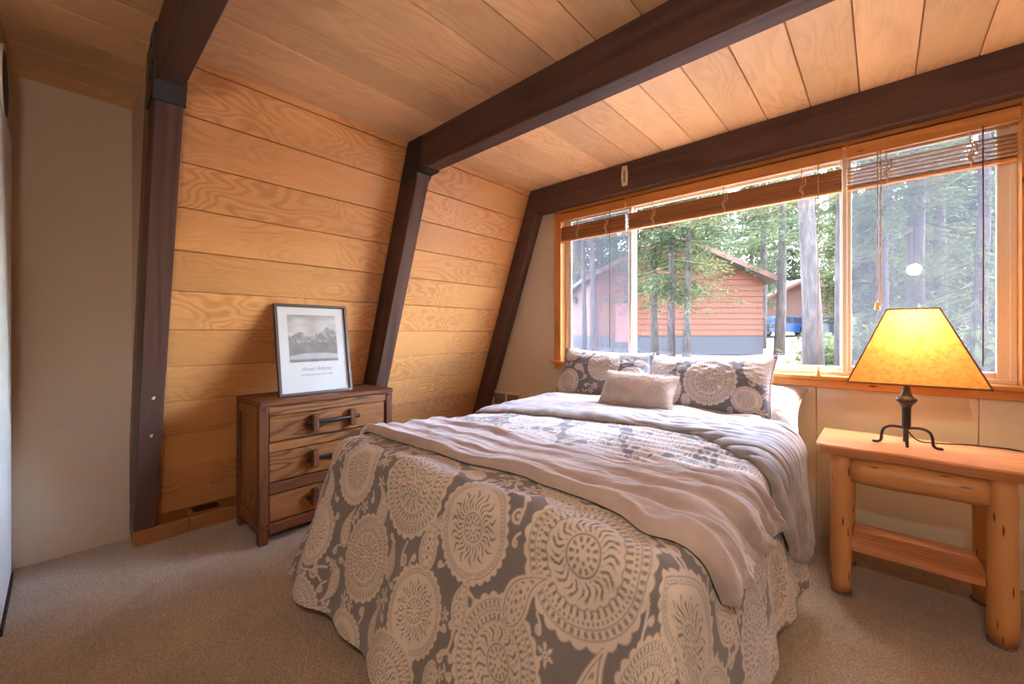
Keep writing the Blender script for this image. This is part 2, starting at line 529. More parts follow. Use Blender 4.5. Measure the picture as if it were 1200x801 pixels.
# ------------------------------------------------------------------ window
wi = thing('window_1', kind='structure', loc=(-.8, 2.95, .9)); struct(wi, 'wide three-part window with almond frames and orange pine casing', 'window')
abox('head_casing', (WX0 - .055, 2.862, WZ1 - .012), (WX1 + .06, YW + .002, WZ1 + .046), M['trim'], wi, bevel=.003)
abox('side_casing', (WX0 - .055, 2.864, WZ0), (WX0, YW + .002, WZ1 - .012), M['trim'], wi, bevel=.003)
abox('side_casing', (WX1, 2.864, WZ0), (WX1 + .06, YW + .002, WZ1 - .012), M['trim'], wi, bevel=.003)
abox('sill', (WX0 - .085, 2.835, WZ0 - .005), (WX1 + .09, 2.96, WZ0 + .018), M['trim'], wi, bevel=.004)
abox('apron', (WX0 - .055, 2.866, WZ0 - .05), (WX1 + .06, YW + .002, WZ0 - .005), M['trim'], wi, bevel=.003)
abox('jamb', (WX0, 2.864, WZ0 + .018), (WX0 + .014, 2.99, WZ1), M['trim'], wi, bevel=.002)
abox('jamb', (WX1 - .014, 2.864, WZ0 + .018), (WX1, 2.99, WZ1), M['trim'], wi, bevel=.002)
abox('jamb_head', (WX0, 2.864, WZ1 - .014), (WX1, 2.99, WZ1), M['trim'], wi, bevel=.002)
VX0, VX1, VZ0, VZ1 = WX0 + .014, WX1 - .014, WZ0 + .018, WZ1 - .014
abox('frame_bottom', (VX0, 2.93, VZ0), (VX1, 2.995, VZ0 + .022), M['vinyl'], wi, bevel=.002)
abox('frame_top', (VX0, 2.93, VZ1 - .05), (VX1, 2.995, VZ1), M['vinyl'], wi, bevel=.002)
abox('frame_side', (VX0, 2.935, VZ0), (VX0 + .022, 2.99, VZ1), M['vinyl'], wi, bevel=.002)
abox('frame_side', (VX1 - .022, 2.935, VZ0), (VX1, 2.99, VZ1), M['vinyl'], wi, bevel=.002)
MU = [(-1.475, -1.375), (-.200, -.105)]
for a, b in MU:
    abox('mullion', ((a + b) / 2 - .012, 2.925, VZ0), ((a + b) / 2 + .012, 2.995, VZ1), M['vinyl'], wi, grain=2, bevel=.003)
def sash(name, x0, x1, y, wv=.036, latch=None):
    sh = abox(name, (x0, y, VZ0 + .018), (x0 + wv, y + .022, VZ1 - .03), M['vinyl'], wi, bevel=.003)
    abox('stile', (x1 - wv, y, VZ0 + .018), (x1, y + .022, VZ1 - .03), M['vinyl'], sh, bevel=.003)
    abox('rail', (x0 + wv, y, VZ0 + .018), (x1 - wv, y + .022, VZ0 + .018 + wv * .8), M['vinyl'], sh, bevel=.003)
    abox('rail', (x0 + wv, y, VZ1 - .07), (x1 - wv, y + .022, VZ1 - .03), M['vinyl'], sh, bevel=.003)
    pn = abox('pane', (x0 + wv - .004, y + .009, VZ0 + .03), (x1 - wv + .004, y + .013, VZ1 - .05), M['glass'], sh, bevel=0)
    if latch is not None:
        abox('latch', (latch, y - .014, 1.50), (latch + .02, y, 1.57), M['white'], sh, bevel=.003)
    return sh
sash('sash', VX0 + .020, -1.412, 2.942, latch=-1.44)
sash('sash', -1.438, -.140, 2.966, latch=None)
s3 = sash('sash', -.165, VX1 - .020, 2.942, wv=.042, latch=-.160)
for x0, x1 in ((-1.99, -1.45), (-.12, VX1 - .05)):
    abox('insect_screen', (x0, 2.991, VZ0 + .02), (x1, 2.9925, VZ1 - .02), M['screen'], wi, bevel=0)

ev = abox('roof_eave', (-3.6, 3.01, 2.56), (XR + .6, 3.42, 2.68), M['dark'], bevel=.01); struct(ev, 'roof overhang outside above the window', 'roof')

# ------------------------------------------------------------------ blinds
def blind(x0, x1, label, tapes, cords, nslat=8, z_bot=1.925, thick=.0045):
    t = thing('wooden_blind', label, 'blind', ((x0 + x1) / 2, 2.89, 2.09), 'wooden blinds drawn up over the window')
    abox('valance', (x0 + .004, 2.846, 2.093), (x1 - .004, 2.860, 2.156), M['trim'], t, bevel=.003)
    abox('valance_lip', (x0 + .004, 2.843, 2.090), (x1 - .004, 2.861, 2.098), M['trim'], t, bevel=.002)
    abox('headrail', (x0 + .01, 2.866, 2.125), (x1 - .01, 2.905, 2.165), M['blind'], t, bevel=.002)
    ztop = 2.045
    rnd = random.Random(int(x0 * 100))
    for k in range(nslat):
        z = z_bot + .022 + k * (ztop - z_bot - .022) / (nslat - 1)
        ty = rnd.uniform(-.06, .10)
        lbox('slat', ((x0 + x1) / 2, 2.888 + rnd.uniform(-.002, .002), z), (x1 - x0 - .02, .034, thick), M['blind'], t, uz=(0, -ty, 1), bevel=.001)
    abox('bottom_rail', (x0 + .01, 2.869, z_bot), (x1 - .01, 2.906, z_bot + .014), M['trim'], t, bevel=.003)
    for x in tapes:
        P_ = [(x, 2.864, 2.10), (x - .002, 2.860, 2.05), (x + .006, 2.856, 2.02), (x - .006, 2.858, 1.99), (x + .004, 2.856, 1.96), (x, 2.862, z_bot)]
        tube('ladder_cord', smooth_pts(P_, 3), .0035, M['blindcord'], t, 5)
        tube('ladder_loop', smooth_pts([(x + .012, 2.868, 2.05), (x + .018, 2.854, 2.0), (x - .01, 2.852, 1.975), (x + .01, 2.858, 1.945)], 4), .004, M['blindcord'], t, 5)
    for x, zb, pull, cm in cords:
        tube('pull_cord', [(x, 2.840, 2.10), (x + .001, 2.838, (2.1 + zb) / 2), (x, 2.838, zb + .02)], .0028, cm, t, 5)
        if pull:
            lathe('cord_pull', [(.004, .042), (.009, .036), (.010, .02), (.014, .005), (.012, 0)], (x, 2.838, zb), M['brasspull'], t, 8)
    return t
blind(WX0 + .012, -1.428, 'short wooden blind drawn up over the narrow window section by the sloped wall', [-1.86, -1.60], [(-1.552, 1.02, False, M['cord'])], 10, 1.925, .0095)
blind(-1.424, -.152, 'long wooden blind drawn up over the middle window section', [-1.22, -.75, -.34], [(-.262, .905, True, M['blindcord'])], 10, 1.925, .0095)
blind(-.148, WX1 - .012, 'wooden blind with loose open slats over the window section behind the lamp', [.02, .31], [(-.016, 1.27, True, M['blindcord']), (-.003, 1.27, False, M['blindcord']), (.345, .98, False, M['cord'])], 6)

# small plate on the beam
tp_ = thing('thermometer', 'small ivory thermometer plate fixed to the dark beam above the window', 'thermometer', (-1.40, 2.785, 2.22))
prism('plate', [(-1.420, 2.232), (-1.382, 2.232), (-1.376, 2.30), (-1.383, 2.375), (-1.419, 2.378), (-1.427, 2.30)], 2.781, 2.789, M['plate'], tp_)
abox('tube', (-1.407, 2.778, 2.255), (-1.396, 2.782, 2.345), M['platemark'], tp_, grain=2, bevel=.001)
mk('screw', *tube_data([(-1.402, 2.778, 2.362), (-1.402, 2.783, 2.362)], .004, 6), M['platemark'], tp_)
for k in range(6):
    abox('mark', (-1.415, 2.780, 2.258 + k * .016), (-1.409, 2.7815, 2.262 + k * .016), M['platemark'], tp_, grain=0, bevel=0)

# wall register by the bed
vg = thing('wall_register', 'cream louvred wall register low on the window wall beyond the bed', 'vent', (-2.68, 2.88, .47))
for nm, lo, hi in (('frame', (-2.87, 2.874, .565), (-2.49, YW, .59)), ('frame', (-2.87, 2.874, .43), (-2.49, YW, .455)), ('frame', (-2.87, 2.874, .43), (-2.845, YW, .59)),
                   ('frame', (-2.515, 2.874, .43), (-2.49, YW, .59)), ('frame', (-2.69, 2.874, .43), (-2.67, YW, .59))):
    abox(nm, lo, hi, M['plate'], vg, bevel=.002)
abox('recess', (-2.85, 2.883, .445), (-2.51, YW - .0005, .575), M['groove'], vg, bevel=0)
for k in range(7):
    lbox('louvre', (-2.68, 2.882, .465 + k * .016), (.34, .012, .002), M['vinyl'], vg, uz=(0, .6, 1), bevel=0)

# dark disc on the partition
cl = thing('wall_clock', 'dark round disc with grey rim high on the wall at the left picture edge', 'clock', (-2.62, -.155, 2.15))
mk('rim', *tube_data([(-2.62, -.165, 2.15), (-2.62, -.147, 2.15)], .15, 28), M['vinyl'], cl)
mk('face', *tube_data([(-2.62, -.150, 2.15), (-2.62, -.1455, 2.15)], .125, 28), M['black'], cl)

# ------------------------------------------------------------------ dresser
dz = thing('dresser', 'rustic oak three-drawer chest standing against the sloped wall', 'dresser', (-2.67, 1.115, 0))
DX0, DX1, DY0, DY1, DZ = -2.885, -2.47, .713, 1.52, .775
body = abox('body', (DX0 + .02, DY0 + .03, .07), (DX1 - .03, DY1 - .03, DZ - .03), M['oak_dark'], dz, grain=2)
for x in (DX0, DX1 - .048):
    for y in (DY0, DY1 - .048):
        p_ = abox('corner_post', (x, y, 0), (x + .048, y + .048, DZ - .004), M['oak_dark'], dz, bevel=.005)
tpz = abox('top', (DX0 + .002, DY0 + .002, DZ - .03), (DX1 + .004, DY1 + .006, DZ), M['oak_dark'], dz, bevel=.008)
abox('top_rail', (DX1 - .05, DY0 + .048, .695), (DX1 - .004, DY1 - .048, DZ - .03), M['oak'], dz)
abox('side_rail', (DX0 + .04, DY0 + .004, .685), (DX1 - .045, DY0 + .035, DZ - .03), M['oak'], dz)
abox('side_rail', (DX0 + .04, DY0 + .003, .065), (DX1 - .045, DY0 + .035, .135), M['oak_dark'], dz)
abox('side_panel', (DX0 + .04, DY0 + .014, .12), (DX1 - .045, DY0 + .032, .70), M['oak'], dz, grain=2)
abox('front_rail', (DX1 - .05, DY0 + .048, .497), (DX1 + .002, DY1 - .048, .545), M['oak'], dz)
abox('front_rail', (DX1 - .05, DY0 + .048, .268), (DX1 + .002, DY1 - .048, .325), M['oak_dark'], dz)
abox('front_rail', (DX1 - .05, DY0 + .048, .052), (DX1 + .002, DY1 - .048, .108), M['oak_dark'], dz)
abox('base_band', (DX1 - .055, DY0 - .004, .085), (DX1 + .006, DY0 + .052, .12), M['oak_dark'], dz)
abox('base_band', (DX1 - .055, DY1 - .052, .085), (DX1 + .006, DY1 + .004, .12), M['oak_dark'], dz)
for z0, z1 in ((.550, .692), (.330, .493), (.113, .263)):
    d = abox('drawer', (DX1 - .06, DY0 + .054, z0), (DX1 - .012, DY1 - .054, z1), M['oak'], dz, bevel=.004)
    zc = (z0 + z1) / 2 + .01
    hd = tube('handle', [(DX1 + .012, .958, zc), (DX1 + .012, .99, zc), (DX1 + .020, 1.05, zc), (DX1 + .022, 1.115, zc), (DX1 + .02, 1.18, zc), (DX1 + .012, 1.24, zc), (DX1 + .012, 1.272, zc)], [.013, .008, .010, .012, .010, .008, .013], M['iron'], d, 8)
    for yb in (1.003, 1.227):
        abox('handle_block', (DX1 - .012, yb - .018, zc - .055), (DX1 + .028, yb + .018, zc + .045), M['oak_dark'], d, grain=2, bevel=.006)
for y in (DY0 + .024, DY1 - .024):
    mk('corner_stud', *tube_data([(DX1 - .002, y, .735), (DX1 + .004, y, .735)], .010, 6), M['iron'], dz)

# ------------------------------------------------------------------ framed picture leaning on the sloped wall
pw, ph, lean = .44, .56, .178
pb = Vector((-2.592, .852, .7755))
up = Vector((-math.sin(lean), 0, math.cos(lean))); uy = Vector((0, 1, 0)); pn = Vector((math.cos(lean), 0, math.sin(lean)))
pic = thing('framed_picture', 'framed black-and-white mountain print leaning on the dresser top', 'picture', pb)
def pf(name, u0, u1, v0, v1, d0, d1, mat, grainu=True, parent=None):
    c = pb + uy * ((u0 + u1) / 2) + up * ((v0 + v1) / 2) + pn * ((d0 + d1) / 2)
    return lbox(name, c, (u1 - u0, v1 - v0, d1 - d0), mat, parent or pic, ux=uy, uz=pn, bevel=.0015)
fw = .016
pf('frame_bottom', 0, pw, 0, fw, -.012, .014, M['pewter']); pf('frame_top', 0, pw, ph - fw, ph, -.012, .014, M['pewter'])
pf('frame_side', 0, fw, fw, ph - fw, -.012, .014, M['pewter']); pf('frame_side', pw - fw, pw, fw, ph - fw, -.012, .014, M['pewter'])
pf('mat_board', fw, pw - fw, fw, ph - fw, -.010, -.002, M['paper'])
# generic ridge-line landscape print
n, m = 150, 130
U, Vv = np.meshgrid(np.linspace(0, 1, n), np.linspace(0, 1, m), indexing='ij')
ridge = .60 + .10 * vnoise(U * 5 + 3, U * 0 + 1, 5) * 2 + .07 * np.abs(vnoise(U * 14, U * 0, 7)) * 2 + .05 * np.exp(-((U - .62) / .16) ** 2)
hill = .40 + .10 * vnoise(U * 3 + 9, U * 0, 11)
skyv = .62 + .35 * vnoise(U * 4, Vv * 9, 3) - .25 * np.clip((Vv - .85) / .15, 0, 1)
mtn = .36 + .5 * np.clip(vnoise(U * 22 + Vv * 9, Vv * 16, 9), -.2, .5) + .2 * np.clip((Vv - .6) * 4, 0, 1)
lowr = .20 + .10 * vnoise(U * 8, Vv * 12, 13)
mead = .52 + .1 * vnoise(U * 10, Vv * 20, 15)
val = np.where(Vv > ridge, skyv, np.where(Vv > hill, mtn * .8, lowr))
val = np.where((Vv < .16 + .05 * vnoise(U * 3, U * 0, 21)) & (Vv > .06), mead, val)
pu0, pu1, pv0, pv1 = .072, .366, .200, .495
Pp = np.zeros((n, m, 3))
for i_ in range(3):
    Pp[..., i_] = pb[i_] + uy[i_] * (pu0 + (pu1 - pu0) * U) + up[i_] * (pv0 + (pv1 - pv0) * Vv) + pn[i_] * (-.0012)
M['print'] = patterned('sepia_print', (.085, .068, .06), (.74, .69, .65), 0, .6)
link(bpy.data.objects.new('print', grid_mesh('print', Pp, M['print'], np.clip(val, 0, 1))), pic)
def text(name, s, size, u, v, parent, shear=0.0):
    cu = bpy.data.curves.new(name, 'FONT'); cu.body = s; cu.size = size; cu.align_x = 'CENTER'; cu.shear = shear; cu.extrude = .0003
    tmp = bpy.data.objects.new('tmp', cu); col.objects.link(tmp)
    bpy.context.view_layer.update()
    me = bpy.data.meshes.new_from_object(tmp.evaluated_get(bpy.context.evaluated_depsgraph_get()))
    bpy.data.objects.remove(tmp)
    me.materials.clear(); me.materials.append(M['ink'])
    o = bpy.data.objects.new(name, me); link(o, parent, pb + uy * u + up * v + pn * (-.0010))
    o.rotation_euler = Matrix((uy, up, pn)).transposed().to_euler()
    return o
text('lettering', 'Ansel Adams', .034, .225, .145, pic, .35)
text('lettering', 'The Mural Project 1941-1942', .016, .225, .115, pic, .2)
pf('glass', fw, pw - fw, fw, ph - fw, .004, .006, M['pglass'])

# ------------------------------------------------------------------ bed
bed = thing('bed', 'low bed with blush fitted sheet, beneath the medallion comforter', 'bed', (-1.095, 1.85, 0))
BX0, BX1, BY0, BY1 = -1.85, -.34, .86, 2.835
abox('mattress', (BX0 + .012, BY0 + .02, .34), (BX1 - .012, BY1, .628), M['sheet'], bed, bevel=.05, seg=4)
abox('box_spring', (BX0 + .02, BY0 + .03, .135), (BX1 - .02, BY1 - .005, .34), M['sheet'], bed, bevel=.02, seg=2)
for x in (BX0 + .12, BX1 - .05):
    for y in (BY0 + .15, BY1 - .09):
        mk('leg', *tube_data([(x, y, 0), (x, y, .02), (x, y, .13)], [.03, .022, .022], 10), M['black'], bed)
abox('bed_frame', (BX0 + .03, BY0 + .05, .10), (BX1 - .02, BY1 - .01, .137), M['black'], bed, bevel=.003)

# comforter surface: (a, b) cloth coordinates, a from left bed edge, b from foot edge (negative = hanging)
BW = BX1 - BX0
RB = .085
def csurf(a, b, ztop=.665, waves=True):
    dl = np.maximum(-a, 0); dr_ = np.maximum(a - BW, 0)
    dx = dl + dr_; db = np.maximum(-b, 0)
    m_ = np.maximum(dx, db)
    phi = np.arctan2(db, np.maximum(dx, 1e-9))
    phi = np.where(m_ <= 0, math.pi / 2, phi)
    sx = np.where(a < 0, -1.0, 1.0)
    arc = RB * math.pi / 2
    fl_ = .13 + .17 * np.sin(phi) ** 2
    ex = np.maximum(m_ - arc, 0)
    t = np.minimum(m_, arc) / RB
    out = RB * np.sin(t) + fl_ * ex
    down = RB * (1 - np.cos(t)) + ex * np.sqrt(1 - fl_ ** 2)
    if waves:
        along = np.where(db > dx, a, b + 3.0)
        amp = np.clip(ex / .5, 0, 1.2)
        out = out + amp * (.016 * np.sin(along * 9.5 + 1.0) + .012 * np.sin(along * 21 + .5 + 2 * b) + .03 * vnoise(along * 5, m_ * 2, 31))
        out = out + amp * .05 * np.exp(-((phi - .8) / .25) ** 2) * (dx > 0) * (db > 0)
    qx = BX0 + RB * .5 + np.clip(a, 0, BW) * (BW - RB) / BW; qy = BY0 + RB * .5 + np.maximum(b, 0)
    X_ = qx + sx * np.cos(phi) * out; Y_ = qy - np.sin(phi) * out
    Z_ = ztop - down
    # puffiness of the top
    top = np.clip(1 - m_ / .15, 0, 1)
    Z_ = Z_ + top * (.018 * vnoise(a * 4 + 5, b * 4, 33) + .010 * vnoise(a * 11, b * 16, 35)) + top * .012 * np.sin(np.clip(a / BW, 0, 1) * math.pi)
    rip = ss(a, BW * .35, BW * .85) * ss(b, .45, .62) * top
    Z_ = Z_ + rip * .006 * np.sin(b * 95 + 4 * vnoise(a * 3, b * 4, 37) + 2 * a) * (.5 + vnoise(a * 6, b * 7, 38) + .5)
    Z_ = np.maximum(Z_, .008 + .004 * np.sin(a * 30))
    return np.stack([X_, Y_, Z_], -1)
def normals(Pg):
    du = np.gradient(Pg, axis=0); dv = np.gradient(Pg, axis=1)
    n_ = np.cross(du, dv); n_ /= np.linalg.norm(n_, axis=-1, keepdims=True) + 1e-9
    return n_

def ss(x, lo, hi):
    t = np.clip((x - lo) / (hi - lo), 0, 1); return t * t * (3 - 2 * t)
def band(x, c, w, s=.012): return ss(w + s - np.abs(x - c), 0, s * 2)
def mandala(r, th, kind, seed=0):
    """r in 0..1 of the radius; returns (inside mask, cream value)"""
    lob = 26 if kind == 0 else 30
    e = .935 + .06 * np.abs(np.cos(lob * .5 * th))
    ins = ss(e - r, -.015, .015)
    dk = np.zeros_like(r)
    if kind == 0:      # chain rings
        dk = np.maximum(dk, band(r, .885, .006)); dk = np.maximum(dk, band(r, .775, .006))
        dk = np.maximum(dk, band(r, .83, .035) * ss(np.cos(52 * th), -.1, .5) * .95)
        dk = np.maximum(dk, band(r, .72, .02) * ss(np.cos(64 * th), 0, .5) * .9)
        dk = np.maximum(dk, band(r, .63, .045) * ss(np.cos(40 * th + 5 * r), .1, .6))
        dk = np.maximum(dk, band(r, .56 + .03 * np.abs(np.sin(10 * th)), .008))
        fl2 = np.cos(26 * th + 2.4 * np.sin(r * 24 + seed)) + .5 * np.cos(13 * th + 9 * r)
        dk = np.maximum(dk, ss(fl2, .30, .75) * ss(r, .26, .32) * ss(.54 - r, 0, .06))
    else:              # flame sun
        dk = np.maximum(dk, band(r, .88, .008)); dk = np.maximum(dk, band(r, .83, .012) * ss(np.cos(70 * th), -.3, .3)); dk = np.maximum(dk, band(r, .79, .006))
        fl2 = np.cos(28 * th + 2.6 * np.sin(r * 19 + seed)) + .45 * np.cos(14 * th - 7 * r)
        dk = np.maximum(dk, ss(fl2, .25, .7) * ss(r, .28, .34) * ss(.64 + .06 * np.cos(14 * th) - r, 0, .07))
    dk = np.maximum(dk, band(r, .25, .012)); dk = np.maximum(dk, band(r, .18, .035) * ss(np.cos(12 * th), .0, .6)); dk = np.maximum(dk, band(r, .09, .02) * ss(np.cos(6 * th + 1), -.5, .5))
    return ins, 1 - dk * .92
def stamp(pat, A_, B_, ca, cb, rad, kind, squash=1.0, seed=0):
    dx = (A_ - ca) / rad; dy = (B_ - cb) / (rad * squash)
    sel = (np.abs(dx) < 1.05) & (np.abs(dy) < 1.05)
    if not sel.any(): return
    r = np.hypot(dx[sel], dy[sel]); th = np.arctan2(dy[sel], dx[sel])
    ins, v = mandala(r, th, kind, seed)
    pat[sel] = pat[sel] * (1 - ins) + v * ins
def paisley(pat, A_, B_, ca, cb, size, ang, flip=1):
    x = (A_ - ca) * math.cos(ang) + (B_ - cb) * math.sin(ang); y = -(A_ - ca) * math.sin(ang) + (B_ - cb) * math.cos(ang)
    x = x * flip / size; y = y / size
    sel = (np.abs(x) < 1.2) & (np.abs(y) < 1.5)
    if not sel.any(): return
    x, y = x[sel], y[sel]
    xb = x - .62 * np.clip(y + .1, 0, 2) ** 2           # tip bends over
    wid = .50 * np.sqrt(np.clip(1 - ((y + .35) / .75) ** 2, 0, 1)) * (y < -.05) + (y >= -.05) * .46 * np.clip(1 - (y + .05) / 1.15, 0, 1) ** .9
    d = wid - np.abs(xb)                                  # >0 inside
    ins = ss(d, -.03, .03) * (y > -1.1) * (y < 1.1)
    v = 1 - .9 * np.maximum.reduce([band(d, .12, .018, .02), band(d, .24, .025, .02) * ss(np.cos(y * 26), -.2, .4), ss(d, .33, .38) * ss(np.cos(y * 20) * np.cos(xb * 22), .1, .5)])
    pat[sel] = pat[sel] * (1 - ins) + v * ins
def stroke(pat, A_, B_, pts, w):
    pts = np.array(pts)
    lo = pts.min(0) - w * 2; hi = pts.max(0) + w * 2
    sel = (A_ > lo[0]) & (A_ < hi[0]) & (B_ > lo[1]) & (B_ < hi[1])
    if not sel.any(): return
    x, y = A_[sel], B_[sel]; d = np.full(x.shape, 9.)
    for p, q in zip(pts[:-1], pts[1:]):
        e_ = q - p; L2 = (e_ ** 2).sum() + 1e-12
        t = np.clip(((x - p[0]) * e_[0] + (y - p[1]) * e_[1]) / L2, 0, 1)
        d = np.minimum(d, np.hypot(x - p[0] - t * e_[0], y - p[1] - t * e_[1]))
    c_ = ss(w - d, -.0015, .0015)
    pat[sel] = np.maximum(pat[sel], c_ * .95)
def curl(pat, A_, B_, ca, cb, size, ang, flip=1):
    t = np.linspace(0, 1, 26)
    th = 1.0 + 7.5 * t; r = (1 - t) ** .8 * .32 + .04
    sp = np.stack([r * np.cos(th), r * np.sin(th)], -1)
    stem = np.stack([np.linspace(-.3, sp[0, 0], 8), np.linspace(-1.0, sp[0, 1], 8)], -1); stem[:, 0] += .18 * np.sin(np.linspace(0, math.pi, 8))
    pts = np.vstack([stem, sp]); pts[:, 0] *= flip
    rot = np.array([[math.cos(ang), math.sin(ang)], [-math.sin(ang), math.cos(ang)]])
    pts = pts @ rot * size + np.array([ca, cb])
    stroke(pat, A_, B_, pts, max(.0035, size * .075))
def blossom(pat, A_, B_, ca, cb, rad, n=6, ph=0.):
    dx = (A_ - ca) / rad; dy = (B_ - cb) / rad
    sel = (np.abs(dx) < 1.1) & (np.abs(dy) < 1.1)
    if not sel.any(): return
    r = np.hypot(dx[sel], dy[sel]); th = np.arctan2(dy[sel], dx[sel]) + ph
    e = .68 + .30 * np.cos(n * th)
    ins = ss(e - r, -.06, .06)
    v = 1 - .9 * np.maximum(band(r, .34, .05, .05), ss(.14 - r, 0, .05)) - .6 * band(r / e, .78, .03, .05)
    pat[sel] = pat[sel] * (1 - ins) + np.clip(v, 0, 1) * ins

DL, DR, DF = .52, .585, .655
bs = np.concatenate([np.arange(-DF, .30, .0032), np.arange(.30, 1.46, .008)])
as_ = np.arange(-DL, BW + DR, .0035)
A_, B_ = np.meshgrid(as_, bs, indexing='ij')
PC = csurf(A_, B_)
pat = np.zeros(A_.shape)
rs = random.Random(4)
med = [(-1.617, .085, .138, 1), (-1.214, .045, .178, 0), (-.880, .10, .150, 1), (-.490, .050, .190, 0),
       (-1.80, .365, .128, 1), (-1.41, .35, .148, 0), (-1.055, .385, .128, 1), (-.700, .375, .160, 0), (-.235, .275, .140, 0),
       (-1.76, .64, .12, 0), (-1.43, .645, .115, 1), (-1.12, .60, .14, 0), (-.80, .67, .12, 1), (-.46, .62, .15, 0),
       (-1.93, .02, .13, 0), (-.13, .02, .16, 1)]
row = [(-1.78, -.235, .13, 1), (-1.41, -.25, .16, 0), (-1.03, -.24, .14, 1), (-.68, -.27, .17, 0), (-.30, -.24, .14, 1)]
for k in range(6):
    for (x, d_, r_, t_) in row:
        med.append((x + (.19 if k % 2 else 0), d_ - .31 * k, r_, t_ if k % 2 == 0 else 1 - t_))
for k in range(6):
    med.append((.07 + .02 * (k % 2), .30 - .36 * k, .15, k % 2)); med.append((-2.15, .2 - .36 * k, .15, k % 2)); med.append((.24, .12 - .36 * k, .12, 1 - k % 2))
PO = -.038
# trailing vines first, the medallions cover them
for q in range(170):
    x0 = rs.uniform(-2.35, .25) - BX0; y0 = rs.uniform(-.68, 1.5); an = rs.uniform(0, 6.28); L_ = rs.uniform(.10, .19); sg = rs.choice([-1, 1])
    t_ = np.linspace(0, 1, 14)
    px = t_ * L_; py = .016 * np.sin(t_ * 5.2) * sg
    pts = np.stack([x0 + px * math.cos(an) - py * math.sin(an), y0 + px * math.sin(an) + py * math.cos(an)], -1)
    stroke(pat, A_, B_, pts, .0042)
    for k in (4, 8, 12):
        curl(pat, A_, B_, pts[k, 0] + .022 * math.cos(an + sg * 1.4), pts[k, 1] + .022 * math.sin(an + sg * 1.4), .026, an + sg * 1.4 - math.pi / 2, sg)
        sg = -sg
for (x, d_, r_, t_) in med:
    stamp(pat, A_, B_, x - BX0, PO - d_, r_, t_, 1.0, rs.random() * 6)
pais = [(-1.065, .185, .075, .15, 1), (-.660, .190, .085, -.35, 1), (-1.375, .165, .062, 0, -1), (-.425, .325, .095, .4, 1), (-.665, -.085, .075, 1.5, 1),
        (-1.80, .19, .07, .1, -1), (-1.60, .30, .062, .2, 1), (-1.235, .30, .055, -.2, -1), (-.87, .285, .06, .2, 1), (-1.59, .52, .06, 3.1, 1), (-1.27, .52, .055, .3, 1),
        (-.93, .53, .06, 2.9, -1), (-.53, .47, .075, .3, 1), (-1.02, -.075, .06, 1.2, -1), (-1.43, -.06, .055, .8, 1), ]
for k in range(6):
    for x in (-1.6, -1.22, -.86, -.5): pais.append((x + (.19 if k % 2 else 0), -.38 - .31 * k, .06, rs.uniform(0, 6.28), 1))
    pais.append((-.08, .16 - .36 * k, .075, rs.uniform(0, 6.28), 1)); pais.append((.12, .1 - .36 * k, .06, rs.uniform(0, 6.28), 1))
for (x, d_, sz, an, fp) in pais: paisley(pat, A_, B_, x - BX0, PO - d_, sz * 1.1, an, fp)
occ = [(x, d_, r_) for x, d_, r_, _ in med] + [(x, d_, sz * .95) for x, d_, sz, _, _ in pais]
tries = 0; placed = 0
while tries < 16000 and placed < 700:
    tries += 1
    x = rs.uniform(-2.3, .25); d_ = rs.uniform(-1.7, .66)
    sz = rs.choice([.020, .026, .034, .042])
    if all((x - ox) ** 2 + (d_ - od) ** 2 > (orr + sz * .62) ** 2 for ox, od, orr in occ):
        occ.append((x, d_, sz)); placed += 1
        ty = rs.random()
        if ty < .62: curl(pat, A_, B_, x - BX0, PO - d_, sz * 1.45, rs.uniform(0, 6.28), rs.choice([1, -1]))
        else: blossom(pat, A_, B_, x - BX0, PO - d_, sz, rs.choice([5, 6]), rs.random() * 6)
cmf = thing('comforter', 'grey comforter with cream medallion and paisley print spread over the bed', 'comforter', (-1.095, 1.6, .3))
link(bpy.data.objects.new('cover', grid_mesh('cover', PC, M['comforter'], pat)), cmf)

# offset cloth laid on the comforter: edges given as (a, b) pairs
def lay(name, front, back, nu, nv, mat, parent, height, vcf=None, zt=.665):
    f = smooth_pts(front, 12); b = smooth_pts(back, 12)
    def resample(p, n_):
        d = np.r_[0, np.cumsum(np.linalg.norm(np.diff(p, axis=0), axis=1))]; t = np.linspace(0, d[-1], n_)
        return np.stack([np.interp(t, d, p[:, i]) for i in range(2)], -1)
    f = resample(f, nu); b = resample(b, nu)
    W_ = np.linspace(0, 1, nv)[None, :, None]
    AB = f[:, None] * (1 - W_) + b[:, None] * W_
    P0 = csurf(AB[..., 0], AB[..., 1], zt)
    N = normals(P0)
    if N[nu // 3, nv // 2, 2] < 0: N = -N
    s_ = np.linspace(0, 1, nu)[:, None] + 0 * W_[..., 0]; w_ = W_[..., 0] + 0 * s_
    off, vc = height(s_, w_, AB)
    P1 = P0 + N * off[..., None]
    return link(bpy.data.objects.new(name, grid_mesh(name, P1, mat, vc)), parent)

